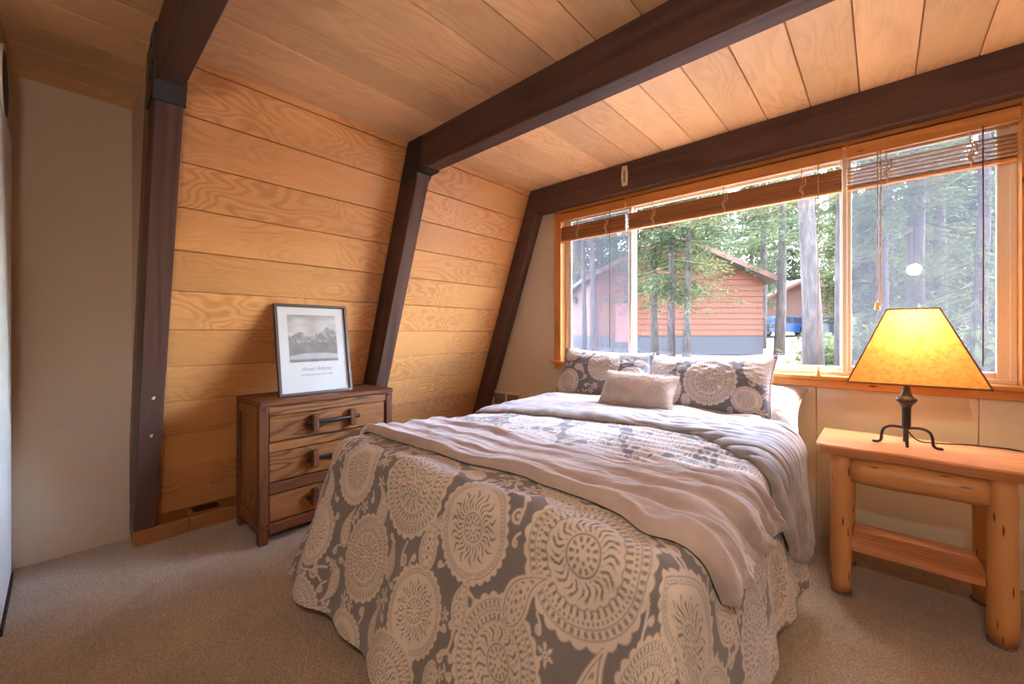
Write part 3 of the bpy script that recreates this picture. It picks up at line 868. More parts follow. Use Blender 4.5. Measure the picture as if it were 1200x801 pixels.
# turned-back head end of the comforter
def hfold(s_, w_, AB):
    edge = np.minimum(w_ / .10, 1); rim = np.minimum(np.minimum(s_, 1 - s_) / .02, 1)
    h = .006 + .030 * np.sqrt(np.clip(1 - (1 - edge) ** 2, 0, 1)) * np.sqrt(np.clip(rim, 0, 1))
    wr = AB[..., 1] * 1.0 + .035 * vnoise(AB[..., 0] * 3, AB[..., 1] * 3, 41)
    rid = np.abs(np.sin(wr * 62 + 11 * vnoise(AB[..., 0] * 2.6, AB[..., 1] * 6, 43) + 3 * vnoise(AB[..., 0] * 9, AB[..., 1] * 9, 44)))
    side = ss(AB[..., 0], BW - .55, BW - .1)
    h = h + edge * (.003 + .010 * side * (.3 + 1.4 * (vnoise(AB[..., 0] * 4, AB[..., 1] * 6, 49) + .5))) * (rid ** .7 - .5) + edge * .012 * vnoise(AB[..., 0] * 5, AB[..., 1] * 8, 45)
    h = h + .015 * np.sin(AB[..., 1] * 14 + 3) * ss(AB[..., 0], BW + .1, BW + .3)
    vc = np.clip(.55 + .9 * vnoise(AB[..., 0] * 30, AB[..., 1] * 30, 47) + .3 * (rid - .5), 0, 1)
    return h, vc
X2A = lambda x: x - BX0
Y2B = lambda y: y - BY0 - RB * .5
fold_front = [(-.42, Y2B(1.72)), (X2A(-1.92), Y2B(1.72)), (X2A(-1.41), Y2B(1.85)), (X2A(-.87), Y2B(1.98)), (X2A(-.58), Y2B(1.95)), (BW - .06, Y2B(1.80)), (BW + .12, Y2B(1.70)), (BW + .30, Y2B(1.74)), (BW + .44, Y2B(1.90)), (BW + .50, Y2B(2.0))]
fold_back = [(-.42, Y2B(2.62)), (X2A(-1.9), Y2B(2.62)), (X2A(-1.4), Y2B(2.60)), (X2A(-.87), Y2B(2.58)), (X2A(-.55), Y2B(2.56)), (BW - .02, Y2B(2.40)), (BW + .12, Y2B(2.34)), (BW + .24, Y2B(2.33)), (BW + .32, Y2B(2.30)), (BW + .40, Y2B(2.28))]
lay('turned_back_edge', fold_front, fold_back, 420, 190, M['reverse'], cmf, hfold)

# throw blanket
thr = thing('throw_blanket', 'taupe fleece throw crumpled across the bed and hanging over its corner', 'blanket', (-1.0, 1.3, .4))
def hthrow(s_, w_, AB):
    rim = np.minimum(np.minimum(w_, 1 - w_) / .05, 1); rim = np.minimum(rim, np.minimum((1 - s_) / .025, 1))
    rr = np.sqrt(np.clip(1 - (1 - rim) ** 2, 0, 1))
    warp = w_ + .10 * vnoise(s_ * 5, w_ * 2, 51) + .05 * vnoise(s_ * 11, w_ * 5, 52)
    f1 = np.sin(warp * 2 * math.pi * 3.6 + 1.2); f2 = np.sin(warp * 2 * math.pi * 7.5 + 3 * s_)
    amp = .55 + .9 * ss(s_, .55, .95)
    h = .008 + .014 * rr + rr * amp * (.010 * f1 * (.4 + 1.6 * np.abs(vnoise(s_ * 4, w_ * 3, 55)) * 2) + .003 * f2 + .026 * vnoise(s_ * 7, w_ * 5, 53) + .016 * vnoise(s_ * 18, w_ * 12, 54) + .006 * vnoise(s_ * 50, w_ * 30, 56))
    # doubled hem near the front edge
    h = h + .016 * ss(w_, .20, .16) * rr
    return np.maximum(h, .006), np.zeros_like(h)
thr_front = [(-.18, Y2B(.99)), (X2A(-1.80), Y2B(.985)), (X2A(-1.25), Y2B(.985)), (X2A(-.80), Y2B(1.0)), (X2A(-.50), Y2B(.985)), (BW - .03, Y2B(.95)), (BW + .10, Y2B(.99)), (BW + .215, Y2B(1.06))]
thr_back = [(-.18, Y2B(1.42)), (X2A(-1.80), Y2B(1.435)), (X2A(-1.29), Y2B(1.455)), (X2A(-.965), Y2B(1.42)), (X2A(-.70), Y2B(1.42)), (X2A(-.50), Y2B(1.47)), (BW - .02, Y2B(1.53)), (BW + .12, Y2B(1.63)), (BW + .29, Y2B(1.86))]
to = lay('fleece', thr_front, thr_back, 360, 200, M['throw'], thr, hthrow)

# ------------------------------------------------------------------ pillows
def pillow(name, w, h, t, mat, c, tilt, yaw, label, n=90, vcf=None, roll=0., flange=.0, group=None, seed=0, wr=.01):
    u = np.linspace(-1, 1, int(n * w / h)); v = np.linspace(-1, 1, n)
    U, V_ = np.meshgrid(u, v, indexing='ij')
    fu = np.clip((np.abs(U)), 0, 1); fv = np.clip(np.abs(V_), 0, 1)
    T = (np.clip(1 - fu ** 3.2, 0, 1) ** .62) * (np.clip(1 - fv ** 2.6, 0, 1) ** .62) * t / 2
    X_ = U * w / 2 * (1 - .07 * (1 - fv ** 2) * fu ** 4); Z_ = V_ * h / 2 * (1 - .09 * (1 - fu ** 2) * fv ** 4)
    cr = wr * (vnoise(U * 6 + seed, V_ * 5, 60 + seed) + .6 * vnoise(U * 15, V_ * 13, 61 + seed)) * (T > 0)
    mats = Matrix.Rotation(yaw, 3, 'Z') @ Matrix.Rotation(tilt, 3, 'X') @ Matrix.Rotation(roll, 3, 'Y')
    Rm = np.array(mats)
    root = thing(name, label, 'pillow', c, group)
    for sgn, nm in ((-1, 'front_panel'), (1, 'back_panel')):
        Pq = np.stack([X_, sgn * (T + cr * .8 * (1 - fu ** 6) * (1 - fv ** 6)), Z_], -1) @ Rm.T + np.array(c)
        vc = vcf(X_, Z_) if vcf else None
        me = grid_mesh(nm, Pq if sgn < 0 else Pq[::-1], mat, vc if vc is None or sgn < 0 else vc[::-1])
        link(bpy.data.objects.new(nm, me), root)
    rim = np.concatenate([np.stack([X_[:, 0], 0 * X_[:, 0], Z_[:, 0]], -1), np.stack([X_[-1], 0 * X_[-1], Z_[-1]], -1), np.stack([X_[::-1, -1], 0 * X_[:, 0], Z_[::-1, -1]], -1), np.stack([X_[0, ::-1], 0 * X_[0], Z_[0, ::-1]], -1)])
    rim = rim @ Rm.T + np.array(c)
    tube('piping', [tuple(q) for q in rim[::3]] + [tuple(rim[0])], .005, mat if vcf is None else M['throw'], root, 6)
    return root
def sham_pattern(seed, meds):
    rr = random.Random(seed)
    def fn(X_, Z_):
        p_ = np.zeros(X_.shape)
        occ = []
        for (x, z, r_, k_) in meds: stamp(p_, X_, Z_, x, z, r_, k_, 1, rr.random() * 6); occ.append((x, z, r_))
        for q in range(1600):
            x = rr.uniform(-.4, .4); z = rr.uniform(-.26, .26); sz = rr.choice([.02, .028, .035, .05, .06])
            if all((x - ox) ** 2 + (z - oz) ** 2 > (orr + sz * .65) ** 2 for ox, oz, orr in occ):
                occ.append((x, z, sz)); ty = rr.random()
                if sz >= .05: paisley(p_, X_, Z_, x, z, sz * .9, rr.uniform(0, 6.3), 1)
                elif ty < .6: curl(p_, X_, Z_, x, z, sz * 1.2, rr.uniform(0, 6.3), 1)
                else: blossom(p_, X_, Z_, x, z, sz, 6)
        return p_
    return fn
pillow('sleeping_pillow', .66, .42, .15, M['pillowcase'], (-.645, 2.70, .735), R(-64), 0, 'plain white pillow lying behind the patterned sham at the lamp side of the bed', 60, wr=.016)
pillow('patterned_sham', .74, .40, .17, M['sham'], (-1.545, 2.70, .835), R(-24), R(3), 'patterned pillow sham under the narrow window section, half behind the fur cushion', 130,
       sham_pattern(3, [(-.235, -.095, .105, 1), (.04, .06, .125, 0), (.27, -.04, .11, 1), (-.25, .15, .08, 0)]), seed=1, group='patterned shams propped against the window wall', roll=R(2))
pillow('patterned_sham', .745, .405, .18, M['sham'], (-.80, 2.62, .825), R(-26), R(-2), 'patterned pillow sham with large central medallion, nearest the table lamp', 130,
       sham_pattern(8, [(.055, .010, .150, 0), (.250, -.085, .075, 1), (.315, .105, .095, 0), (-.20, -.06, .105, 1), (-.25, .13, .10, 0)]), seed=2, group='patterned shams propped against the window wall', roll=R(-2))
fp = pillow('fur_cushion', .45, .235, .14, M['fur'], (-1.105, 2.36, .80), R(-34), R(5), 'small blush faux-fur lumbar cushion in front of the patterned shams', 60, roll=R(2), wr=.012)
# fur strands
rng = np.random.RandomState(5)
fv, ff = [], []
for ch in list(fp.children):
    if ch.name.startswith('front_panel') or ch.name.startswith('back_panel'):
        me = ch.data; base = Vector((0, 0, 0)); nv = len(me.vertices)
        for i in rng.choice(nv, 7000):
            v_ = me.vertices[i]; p = v_.co + base; nrm = v_.normal
            out = (p - Vector((-1.105, 2.36, .80))); out.normalize()
            d = (out * .5 + nrm * (.5 if nrm.dot(out) > 0 else -.5) + Vector(rng.uniform(-.6, .6, 3)) + Vector((0, 0, -.25))).normalized()
            side = d.cross(Vector(rng.uniform(-1, 1, 3))).normalized() * .0011
            L_ = rng.uniform(.008, .016); k = len(fv)
            fv += [tuple(p - side), tuple(p + side), tuple(p + d * L_)]; ff.append([k, k + 1, k + 2])
fo = mk('fur_pile', fv, ff, M['fur'], fp); fo['kind'] = 'stuff'

# ------------------------------------------------------------------ nightstand
ns = thing('nightstand', 'peeled-log nightstand with varnished slab top beside the bed', 'nightstand', (.1, 2.48, 0))
# slab with wavy live front edge
nx = 40; Xs = np.linspace(-.222, .44, nx)
fy = 2.283 + .010 * np.sin(Xs * 9 + 1) + .006 * np.sin(Xs * 23) + .045 * np.clip((-.19 - Xs) / .04, 0, 1) ** 2
V, F = [], []
for i, x in enumerate(Xs):
    V += [(x, fy[i] + .004, .655), (x, fy[i] - .002, .648), (x, fy[i] + .010, .612), (x, 2.695, .612), (x, 2.695, .655)]
for i in range(nx - 1):
    for k in range(5):
        F.append([i * 5 + k, (i + 1) * 5 + k, (i + 1) * 5 + (k + 1) % 5, i * 5 + (k + 1) % 5])
F += [[0, 1, 2, 3, 4], [(nx - 1) * 5 + k for k in (4, 3, 2, 1, 0)]]
so = mk('slab_top', V, F, M['slab'], ns)
rnd = random.Random(2)
def log(name, p0, p1, r0, r1, mat, parent, n=16, m_=12, zgrain=True):
    """a peeled log; mesh built along local X so the grain follows it"""
    p0, p1 = Vector(p0), Vector(p1); L_ = (p1 - p0).length
    pts = [(L_ * k / (m_ - 1) - L_ / 2, 0, 0) for k in range(m_)]
    V, F = [], []
    ph = rnd.random() * 6
    for i, p in enumerate(pts):
        t = i / (m_ - 1); r = r0 + (r1 - r0) * t + .0015 * math.sin(t * 9 + ph)
        if i in (0, m_ - 1): r *= .90
        for k in range(n):
            a = 2 * math.pi * k / n; rr_ = r * (1 + .025 * math.sin(2 * a + ph) + .015 * math.sin(3 * a + t * 4))
            V.append((p[0], rr_ * math.cos(a), rr_ * math.sin(a)))
    V[0:n] = [(-L_ / 2 - 0, y, z) for _, y, z in V[0:n]]
    for i in range(m_ - 1):
        for k in range(n): F.append([i * n + k, (i + 1) * n + k, (i + 1) * n + (k + 1) % n, i * n + (k + 1) % n])
    F.append(list(range(n))); F.append([(m_ - 1) * n + k for k in range(n)][::-1])
    o = bpy.data.objects.new(name, mesh(name, V, F, mat, True)); link(o, parent, (p0 + p1) / 2)
    x = (p1 - p0).normalized(); z = Vector((0, 0, 1)) if abs(x.z) < .9 else Vector((1, 0, 0)); z = (z - x * z.dot(x)).normalized()
    o.rotation_euler = Matrix((x, z.cross(x), z)).transposed().to_euler()
    return o
for (x, y, r0, r1) in ((-.132, 2.335, .036, .039), (.330, 2.335, .041, .038), (-.128, 2.645, .036, .036), (.322, 2.645, .036, .034)):
    lg = log('leg', (x + (.004 if x > 0 else -.004), y, .010), (x, y, .614), r0, r1, M['log'], ns)
    mk('foot_pad', *tube_data([(x, y, 0), (x, y, .011)], .038, 14), M['felt'], lg)
log('apron_rail', (-.098, 2.335, .553), (.296, 2.335, .554), .056, .056, M['log'], ns)
log('side_rail', (-.130, 2.36, .535), (-.128, 2.62, .535), .030, .030, M['log'], ns)
log('side_rail', (.327, 2.36, .535), (.324, 2.62, .535), .030, .030, M['log'], ns)
log('shelf_bearer', (-.130, 2.35, .178), (-.128, 2.63, .178), .018, .018, M['log'], ns)
log('shelf_bearer', (.327, 2.35, .178), (.324, 2.63, .178), .018, .018, M['log'], ns)
for y0, y1 in ((2.335, 2.432), (2.441, 2.535), (2.544, 2.635)):
    abox('shelf_plank', (-.10, y0, .192), (.30, y1, .217), M['slab'], ns, bevel=.004)

# ------------------------------------------------------------------ table lamp
LX, LY, LZ = .081, 2.49, .6552
lp = thing('table_lamp', 'wrought-iron table lamp with glowing amber parchment shade on the nightstand', 'lamp', (LX, LY, LZ))
st = lathe('stem', [(.0145, .075), (.0150, .09), (.0150, .165), (.019, .178), (.030, .192), (.036, .200), (.036, .207), (.026, .214), (.020, .224), (.015, .240), (.012, .262), (.010, .30), (.010, .52)], (LX, LY, LZ), M['iron'], lp, 18)
for k, an in enumerate((-90, 0, 180, 90)):
    a = R(an + 2); dx_, dy_ = math.cos(a), math.sin(a)
    pr = [(.0, .078), (.03, .082), (.055, .080), (.074, .066), (.081, .040), (.083, .016), (.094, .006), (.112, .0065)]
    if an == -90: pr = [(.0, .078), (.012, .075), (.020, .060), (.024, .04), (.027, .02), (.032, .008), (.040, .0065)]
    tube('foot', smooth_pts([(LX + dx_ * r, LY + dy_ * r, LZ + z) for r, z in pr], 4), .0058, M['iron'], lp, 8)
cx_, cy_ = .096, LY
zb, zt_ = .940, 1.252
hb, ht = .206, .080
corn = [(-1, -1), (1, -1), (1, 1), (-1, 1)]
sh = None
for k in range(4):
    (x0, y0), (x1, y1) = corn[k], corn[(k + 1) % 4]
    nq = 12
    Pq = np.zeros((nq, nq, 3))
    for i in range(nq):
        for j in range(nq):
            s_ = i / (nq - 1); t_ = j / (nq - 1); hh = hb + (ht - hb) * t_
            Pq[i, j] = (cx_ + (x0 + (x1 - x0) * s_) * hh, cy_ + (y0 + (y1 - y0) * s_) * hh, zb + (zt_ - zb) * t_)
    link(bpy.data.objects.new('shade_panel', grid_mesh('shade_panel', Pq, M['shade'])), lp)
    M.setdefault('shadetrim', plain('shade_trim', (.26, .12, .045), .6))
    for hh, zz, nm in ((hb, zb, 'bottom_trim'), (ht, zt_, 'top_trim')):
        tube(nm, [(cx_ + x0 * hh, cy_ + y0 * hh, zz), (cx_ + x1 * hh, cy_ + y1 * hh, zz)], .0035, M['shadetrim'], lp, 6)
    tube('corner_trim', [(cx_ + x0 * hb, cy_ + y0 * hb, zb), (cx_ + x0 * ht, cy_ + y0 * ht, zt_)], .003, M['shadetrim'], lp, 6)
lathe('bulb', [(.012, 0), (.014, .02), (.028, .05), (.030, .065), (.022, .085), (.004, .095)], (cx_ - .01, LY, LZ + .46), emit('bulb_glow', (1.0, .72, .38), 30), lp, 14)
tube('cord', smooth_pts([(LX, LY + .01, LZ + .07), (LX + .04, LY + .05, LZ + .02), (LX + .1, LY + .12, LZ + .006), (LX + .22, LY + .185, LZ + .005), (LX + .36, LY + .20, LZ + .0), (LX + .42, LY + .22, LZ - .05), (LX + .44, LY + .26, LZ - .3)], 6), .0032, M['iron'], lp, 6)
ld = bpy.data.lights.new('lamp_light', 'POINT'); ld.energy = 3.5; ld.color = (1.0, .66, .33); ld.shadow_soft_size = .035
lo = bpy.data.objects.new('lamp_light', ld); link(lo, lp, (cx_, LY, LZ + .50))

# ------------------------------------------------------------------ pendant light behind the viewer
PX, PY, PZ = .26, -.25, 1.83
cf = thing('pendant_lamp', 'round frosted pendant lamp hanging behind the viewer', 'lamp', (PX, PY, ZC))
lathe('canopy', [(.06, 0), (.06, -.015), (.02, -.03)], (PX, PY, ZC), M['steel'], cf, 20)
tube('flex', [(PX, PY, ZC - .02), (PX, PY, PZ + .05)], .004, M['steel'], cf, 6)
lathe('globe', [(.012, .055), (.032, .049), (.049, .028), (.056, 0), (.049, -.028), (.032, -.049), (.006, -.056)], (PX, PY, PZ), emit('frosted_glow', (1.0, .91, .80), 125), cf, 24)

# ------------------------------------------------------------------ outdoors
def cw(lat, dep, z=0.): return (CT * lat - ST * dep, ST * lat + CT * dep, z)
def pxw(u, dep, z=0.): return cw((u - 600) / 479 * dep, dep, z)
def gz(dep):
    t = max(0., dep - 22.); return .075 * t if t < 20 else 1.5 + .12 * (t - 20)
def ground_mat():
    B = NB('forest_floor')
    v = B.obj(False)
    n = B.noise(v, .55, 5.0, .65); n2 = B.noise(v, 7, 3.0, .6)
    c = B.mix(B.smooth(n, .38, .62), (.085, .062, .045), (.205, .16, .122))
    c = B.mix(B.math('MULTIPLY', n2, .5), c, (.19, .165, .14))
    B.p(Base_Color=c, Roughness=.95); B.bump(n2, .05, .6)
    return B.m
gm = ground_mat()
ng = 60
lats = np.linspace(-60, 110, ng); deps = np.linspace(-6, 130, ng)
Pg = np.zeros((ng, ng, 3))
for i, l in enumerate(lats):
    for j, d in enumerate(deps):
        x, y, _ = cw(l, d); Pg[i, j] = (x, y, gz(d) - .03 + (0 if d < 8 else .10 * math.sin(l * .7) * math.sin(d * .5)))
# keep the ground outside the house
gv = Pg.reshape(-1, 3); idx = np.arange(ng * ng).reshape(ng, ng); fq = []
for i in range(ng - 1):
    for j in range(ng - 1):
        q = [idx[i, j], idx[i + 1, j], idx[i + 1, j + 1], idx[i, j + 1]]
        fq.append([int(k) for k in q])
gv[:, 2] = np.where((gv[:, 1] < 6) & (gv[:, 0] > -8) & (gv[:, 0] < 7), np.minimum(gv[:, 2], -.25), gv[:, 2])
go = mk('ground', gv, fq, gm, None, True); struct(go, 'sunlit tan forest floor outside the window', 'ground')

def siding(name, c, w=.18):
    B = NB(name)
    n = B.noise(B.obj(True, (1, 12, 12)), 1.5, 3.0); c2 = tuple(k * .72 for k in c)
    B.p(Base_Color=B.mix(n, c, c2), Roughness=.8)
    return B.m
M['siding'] = siding('red_cedar_siding', (.165, .050, .022))
M['found'] = plain('grey_foundation', (.055, .047, .047), .9, 0, .1, 4)
M['roofing'] = plain('dark_roofing', (.10, .085, .075), .9, 0, .15, 6)
M['fascia'] = plain('brown_fascia', (.16, .07, .045), .7)
M['ddoor'] = plain('plum_door', (.26, .09, .075), .6)
def cabin(name, lat0, lat1, dep, z0, zw, zf, apex, label, door=None, thick=7.0, rows=True, cat='building'):
    """gable-fronted cabin facing the camera; lat/dep frame"""
    t = thing(name, label, cat, cw((lat0 + lat1) / 2, dep + thick / 2, z0))
    ux = Vector(cw(1, 0)); uy_ = Vector(cw(0, 1))
    def bx(nm, l0, l1, d0, d1, a, b, mat, bevel=0.0):
        return lbox(nm, Vector(cw((l0 + l1) / 2, (d0 + d1) / 2, (a + b) / 2)), (l1 - l0, d1 - d0, b - a), mat, t, ux=ux, uz=(0, 0, 1), bevel=bevel)
    bx('foundation', lat0 - .02, lat1 + .02, dep, dep + thick, z0, zf, M['found'])
    lm = lat0 + (lat1 - lat0) * .45
    # gable wall core
    poly = [(lat0, zf), (lat1, zf), (lat1, zw), (lm, apex), (lat0, zw)]
    V = [cw(l, dep + .03, z) for l, z in poly] + [cw(l, dep + thick, z) for l, z in poly]
    F = [[4, 3, 2, 1, 0], [5, 6, 7, 8, 9]] + [[i, (i + 1) % 5, 5 + (i + 1) % 5, 5 + i] for i in range(5)]
    mk('wall', V, F, M['fascia'], t)
    if rows:
        z = zf; st_ = .30
        while z < apex - .2:
            zz = z + st_ / 2
            if zz < zw: l0, l1 = lat0, lat1
            else:
                k = (zz + .1 - zw) / (apex - zw); l0, l1 = lat0 + (lm - lat0) * k, lat1 - (lat1 - lm) * k
            if l1 - l0 > .3: lbox('siding_board', Vector(cw((l0 + l1) / 2, dep, z + st_ / 2)), (l1 - l0, .07, st_ - .045), M['siding'], t, ux=ux, uz=(0, 0, 1), bevel=0)
            z += st_
    ov = .55
    for sgn, le in ((-1, lat0), (1, lat1)):
        sl = (apex - zw) / (lm - lat0)
        e0 = (le + sgn * ov, zw - ov * sl); a0 = (lm, apex)
        V = []
        for d in (dep - .7, dep + thick):
            V += [cw(*((e0[0]), d), e0[1] + .05), cw(a0[0], d, a0[1] + .05), cw(a0[0], d, a0[1] + .25), cw(e0[0], d, e0[1] + .25)]
        F = [[0, 1, 2, 3], [7, 6, 5, 4], [0, 4, 5, 1], [1, 5, 6, 2], [2, 6, 7, 3], [3, 7, 4, 0]]
        rf = mk('roof', V, F, M['roofing'], t)
        V = [cw(e0[0], dep - .74, e0[1]), cw(a0[0], dep - .74, a0[1]), cw(a0[0], dep - .74, a0[1] + .27), cw(e0[0], dep - .74, e0[1] + .27)]
        V += [cw(e0[0], dep - .70, e0[1]), cw(a0[0], dep - .70, a0[1]), cw(a0[0], dep - .70, a0[1] + .27), cw(e0[0], dep - .70, e0[1] + .27)]
        mk('fascia', V, F, M['fascia'], rf)
    if door:
        bx('door', door[0], door[1], dep - .06, dep + .04, zf - .35, zf + 1.75, M['ddoor'], .01)
        bx('door_step', door[0] - .15, door[1] + .25, dep - .9, dep, z0, z0 + .32, M['found'], .02)
    return t
cabin('neighbour_cabin', 4.2, 13.5, 22.0, 0.0, 4.05, 1.0, 6.2, 'red-brown timber cabin with gable roof and grey foundation outside the window', (5.55, 6.4))
cabin('distant_cabin', 24.5, 33, 40.0, 1.4, 4.4, 1.7, 6.2, 'distant red cabin half hidden behind the thick trunk', None, 5.0, False)

# blue car
def car(lat, dep, z0, label, mat):
    t = thing('parked_car', label, 'car', cw(lat, dep, z0))
    prof = [(-2.2, .35), (2.2, .35), (2.25, .8), (2.0, 1.0), (1.2, 1.08), (.7, 1.62), (-1.6, 1.68), (-2.1, 1.1), (-2.25, .8)]
    V = []
    for d, s_ in ((dep - .85, 1), (dep + .85, 1)):
        V += [cw(lat + x * .98, d, z0 + z) for x, z in prof]
    n_ = len(prof); F = [list(range(n_)), list(range(n_, 2 * n_))[::-1]] + [[i, n_ + i, n_ + (i + 1) % n_, (i + 1) % n_] for i in range(n_)]
    mk('body', V, F, mat, t)
    gp = [(.95, 1.08), (.55, 1.52), (-.3, 1.55), (-.3, 1.08)], [(-.4, 1.08), (-.4, 1.55), (-1.45, 1.56), (-1.8, 1.1)]
    for g in gp:
        V = [cw(lat + x, dep - .87, z0 + z) for x, z in g] + [cw(lat + x, dep - .84, z0 + z) for x, z in g]
        mk('side_window', V, [[0, 1, 2, 3], [7, 6, 5, 4]] + [[i, (i + 1) % 4, 4 + (i + 1) % 4, 4 + i] for i in range(4)], M['black'], t)
    for x in (-1.35, 1.35):
        for d in (dep - .88, dep + .68):
            w = mk('wheel', *tube_data([cw(lat + x, d, z0 + .36), cw(lat + x, d + .2, z0 + .36)], .36, 18), M['black'], t)
            mk('hub', *tube_data([cw(lat + x, d - .01, z0 + .36), cw(lat + x, d + .02, z0 + .36)], .2, 14), M['white'], w)
    return t
car((925 - 600) / 479 * 34, 34, gz(34) - .02, 'blue car parked among the far trees', plain('blue_car_paint', (.016, .045, .12), .35))
car((1003 - 600) / 479 * 33 - 2.2, 33, gz(33) - .02, 'dark car parked behind the thick trunk', plain('dark_car_paint', (.03, .035, .05), .3))

# trees
def bark(name, c1, c2):
    B = NB(name)
    v = B.obj(True, (9, 9, 1.6))
    n = B.noise(v, 1.4, 4.0, .65)
    B.p(Base_Color=B.mix(B.smooth(n, .3, .7), c1, c2), Roughness=.95); B.bump(n, .04, .8)
    return B.m
M['bark'] = bark('grey_pine_bark', (.027, .017, .013), (.075, .050, .039))
def leaf(name, c1, c2):
    B = NB(name)
    n = B.noise(B.obj(True), .9, 3.0)
    g = B.new('NewGeometry').outputs['Random Per Island']
    c = B.mix(B.math('MULTIPLY_ADD', g, .7, B.math('MULTIPLY', n, .3)), c1, c2)
    df = B.new('BsdfDiffuse', {'Color': c}); tl = B.new('BsdfTranslucent', {'Color': c})
    mx = B.new('MixShader', {0: .45, 1: df.outputs[0], 2: tl.outputs[0]})
    B.t.links.new(mx.outputs[0], B.out.inputs[0])
    return B.m
M['needle'] = leaf('pine_needles', (.018, .024, .010), (.150, .160, .070))
M['needle2'] = leaf('fir_needles', (.014, .022, .012), (.115, .130, .070))

def trunk_mesh(name, h, r, lean=0., seed=0):
    rr = random.Random(seed); pts = []; rad = []
    for k in range(9):
        t = k / 8; pts.append((lean * t * h + .05 * math.sin(k * 1.3 + seed), .05 * math.cos(k * 1.7 + seed), h * t))
        rad.append(r * (1 - .8 * t) * (1.15 if k == 0 else 1))
    V, F = tube_data(pts, rad, 9)
    return mesh(name, V, F, M['bark'], True)
def crown_mesh(name, h, z0, spread, nb, nc, card, mat, seed=0, droop=.25, shape=1.0):
    rng = np.random.RandomState(seed)
    V, F = [], []
    for b in range(nb):
        t = rng.rand() ** shape; z = z0 + (h - z0) * t
        L_ = spread * (1 - t) ** .8 * rng.uniform(.55, 1.1) + .25
        az = rng.uniform(0, 2 * math.pi); dx, dy = math.cos(az), math.sin(az)
        # branch stick
        k = len(V); e = (dx * L_, dy * L_, z - droop * L_)
        V += [(0, 0, z), (0, 0, z + .05), e]; F.append((k, k + 1, k + 2))
        for c in range(nc):
            s_ = rng.uniform(.15, 1.0) ** .7
            p = np.array([dx * L_ * s_, dy * L_ * s_, z - droop * L_ * s_ ** 1.5]) + rng.normal(0, .07 * L_ ** .5 + .03, 3)
            d = np.array([dx, dy, -droop]) + rng.normal(0, .55, 3); d /= np.linalg.norm(d)
            w = np.cross(d, rng.normal(0, 1, 3)); w /= np.linalg.norm(w) + 1e-9
            l_ = card * rng.uniform(.6, 1.5); ww = l_ * .16
            k = len(V)
            V += [tuple(p - d * l_ * .5), tuple(p + w * ww), tuple(p + d * l_ * .6), tuple(p - w * ww)]
            F.append((k, k + 1, k + 2, k + 3))
    return mesh(name, V, F, mat, False)
def place_tree(name, label, tm, cm, pos, rz, sc, group):
    t = thing(name, label, 'tree', pos, group)
    a = bpy.data.objects.new('trunk', tm); link(a, t, pos)
    if cm is not None:
        b = bpy.data.objects.new('foliage', cm); link(b, t, pos)
    t.rotation_euler = (0, 0, rz); t.scale = (sc, sc, sc)
    return t

# individually seen trunks: pixel column, depth, trunk width px, crown start
near = [
    (684, 19.0, 6, -.0, 'slender pale trunk nearest the window side casing, by the cabin corner', 5.5, 1.6),
    (697, 18.0, 8, -.02, 'leaning pale trunk in front of the cabin gable corner', 7.0, 1.6),
    (767, 18.5, 9, .0, 'short-crowned trunk beside the cabin door, under green boughs', 3.0, 2.4),
    (787, 17.5, 9, .01, 'trunk with low green boughs in front of the cabin wall', 2.6, 2.8),
    (806, 17.0, 9, .0, 'tall straight pale trunk in front of the middle of the cabin', 5.0, 2.2),
    (893, 25.0, 10, .01, 'trunk just behind the cabin eave end', 6.0, 2.0),
    (913, 21.0, 11, .02, 'trunk at the cabin corner beside the blue car', 4.6, 2.6),
    (951, 9.5, 21, -.02, 'thick dark trunk close outside the middle window section', 5.2, 2.6),
    (981, 11.0, 10, .02, 'trunk beside the window mullion, next to the thick trunk', 4.4, 2.4),
    (1036, 15.0, 12, .0, 'trunk just past the mullion in the screened window section', 4.0, 2.6),
    (1075, 10.5, 18, .0, 'broad trunk behind the lamp in the screened window section', 3.6, 3.2),
    (1150, 9.0, 14, .0, 'bushy fir at the outer edge of the screened window section', .8, 2.4),
    (1100, 17.0, 14, .0, 'fir with low hanging boughs beyond the lamp', 1.0, 3.0),
]
for i, (u, d, wpx, ln, lab, z0, sp) in enumerate(near):
    r = wpx / 479 * d / 2
    h = 15 + (i * 37 % 7)
    tm = trunk_mesh('trunk', h, r, ln, i)
    cm = crown_mesh('foliage', h * .9, z0, sp, 330 if i in (2, 3) else 170, 60, .15 if d > 12 else .10, M['needle'] if i % 2 else M['needle2'], 100 + i, .25 if i < 9 else .35)
    place_tree('pine_tree', lab, tm, cm, pxw(u, d, gz(d) - .1), 0, 1.0, 'pines near the window')
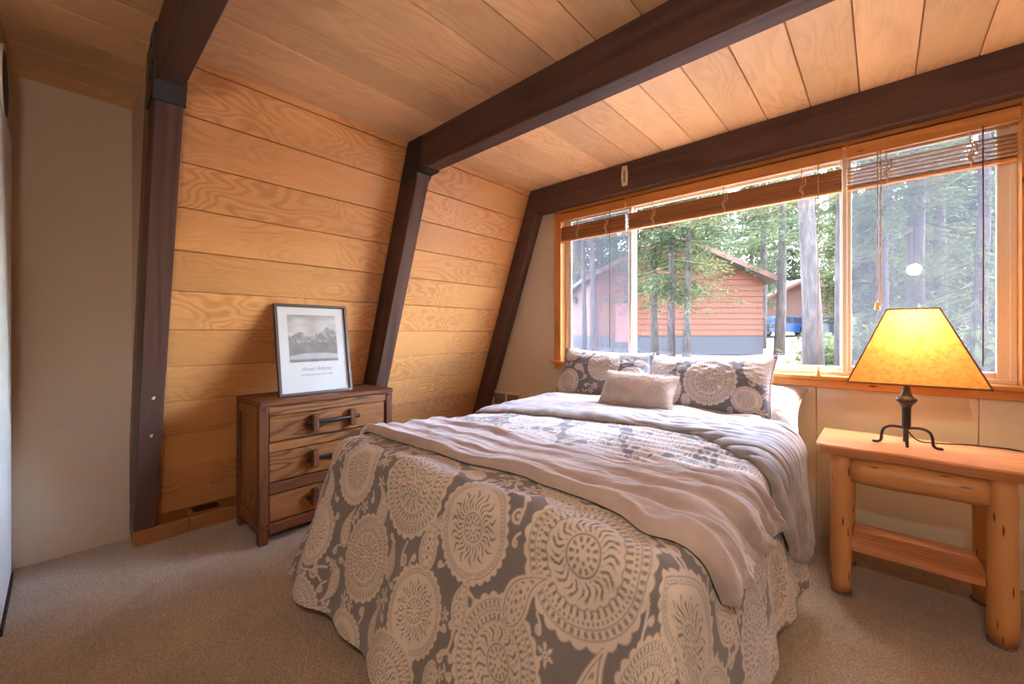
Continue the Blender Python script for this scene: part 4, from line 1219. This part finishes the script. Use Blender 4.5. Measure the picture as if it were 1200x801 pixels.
# background forest: shared prototypes
protos = []
for k in range(4):
    h = 18 + 2 * k
    protos.append((trunk_mesh('trunk', h, .22 + .03 * k, 0, 50 + k), crown_mesh('foliage', h, (3.2, 1.2, 4.5, 2.0)[k], 2.9 + .2 * k, 240, 60, .24, M['needle'] if k % 2 == 0 else M['needle2'], 200 + k, .3)))
rf = random.Random(12)
cells = []
for dep, n_, lo_, hi_ in ((27, 10, 620, 1240), (33, 13, 620, 1240), (42, 18, 620, 1240), (54, 20, 620, 1240), (70, 22, 620, 1240)):
    for k in range(n_):
        u = lo_ + (hi_ - lo_) * (k + rf.uniform(.1, .9)) / n_
        d = dep + rf.uniform(-2.5, 2.5)
        lat = (u - 600) / 479 * d
        if 3.2 < lat < 14.5 and 20 < d < 30.5: continue
        if d < 37 and 885 < u < 965: continue
        tm, cm = protos[rf.randrange(4)]
        t = place_tree('forest_pine', 'tall pine in the dense sunlit woodland beyond the cabin', tm, cm, pxw(u, d, gz(d) - .15), rf.uniform(0, 6.28), rf.uniform(.75, 1.15), 'background woodland pines')
# low green shrubs by the path
def shrub(u, d, s_, lab, seed):
    t = thing('shrub', lab, 'shrub', pxw(u, d, gz(d)), 'shrubs outside')
    rng = np.random.RandomState(seed); V, F = [], []
    for k in range(500):
        p = rng.normal(0, .33, 3) * s_; p[2] = abs(p[2]) * 1.1 + .02
        d_ = rng.normal(0, 1, 3); d_ /= np.linalg.norm(d_); w = np.cross(d_, rng.normal(0, 1, 3)); w /= np.linalg.norm(w)
        q = len(V); L_ = .12 * s_
        V += [tuple(p - d_ * L_), tuple(p + w * L_ * .4), tuple(p + d_ * L_), tuple(p - w * L_ * .4)]; F.append((q, q + 1, q + 2, q + 3))
    o = bpy.data.objects.new('foliage', mesh('foliage', V, F, M['needle'])); link(o, t, t.location)
shrub(1012, 12.5, 1.6, 'bright green shrub low behind the lamp shade', 1)
shrub(970, 14.0, 1.2, 'small shrub at the foot of the thick trunk', 2)
shrub(1150, 8.0, 1.5, 'leafy shrub below the screened window edge', 3)
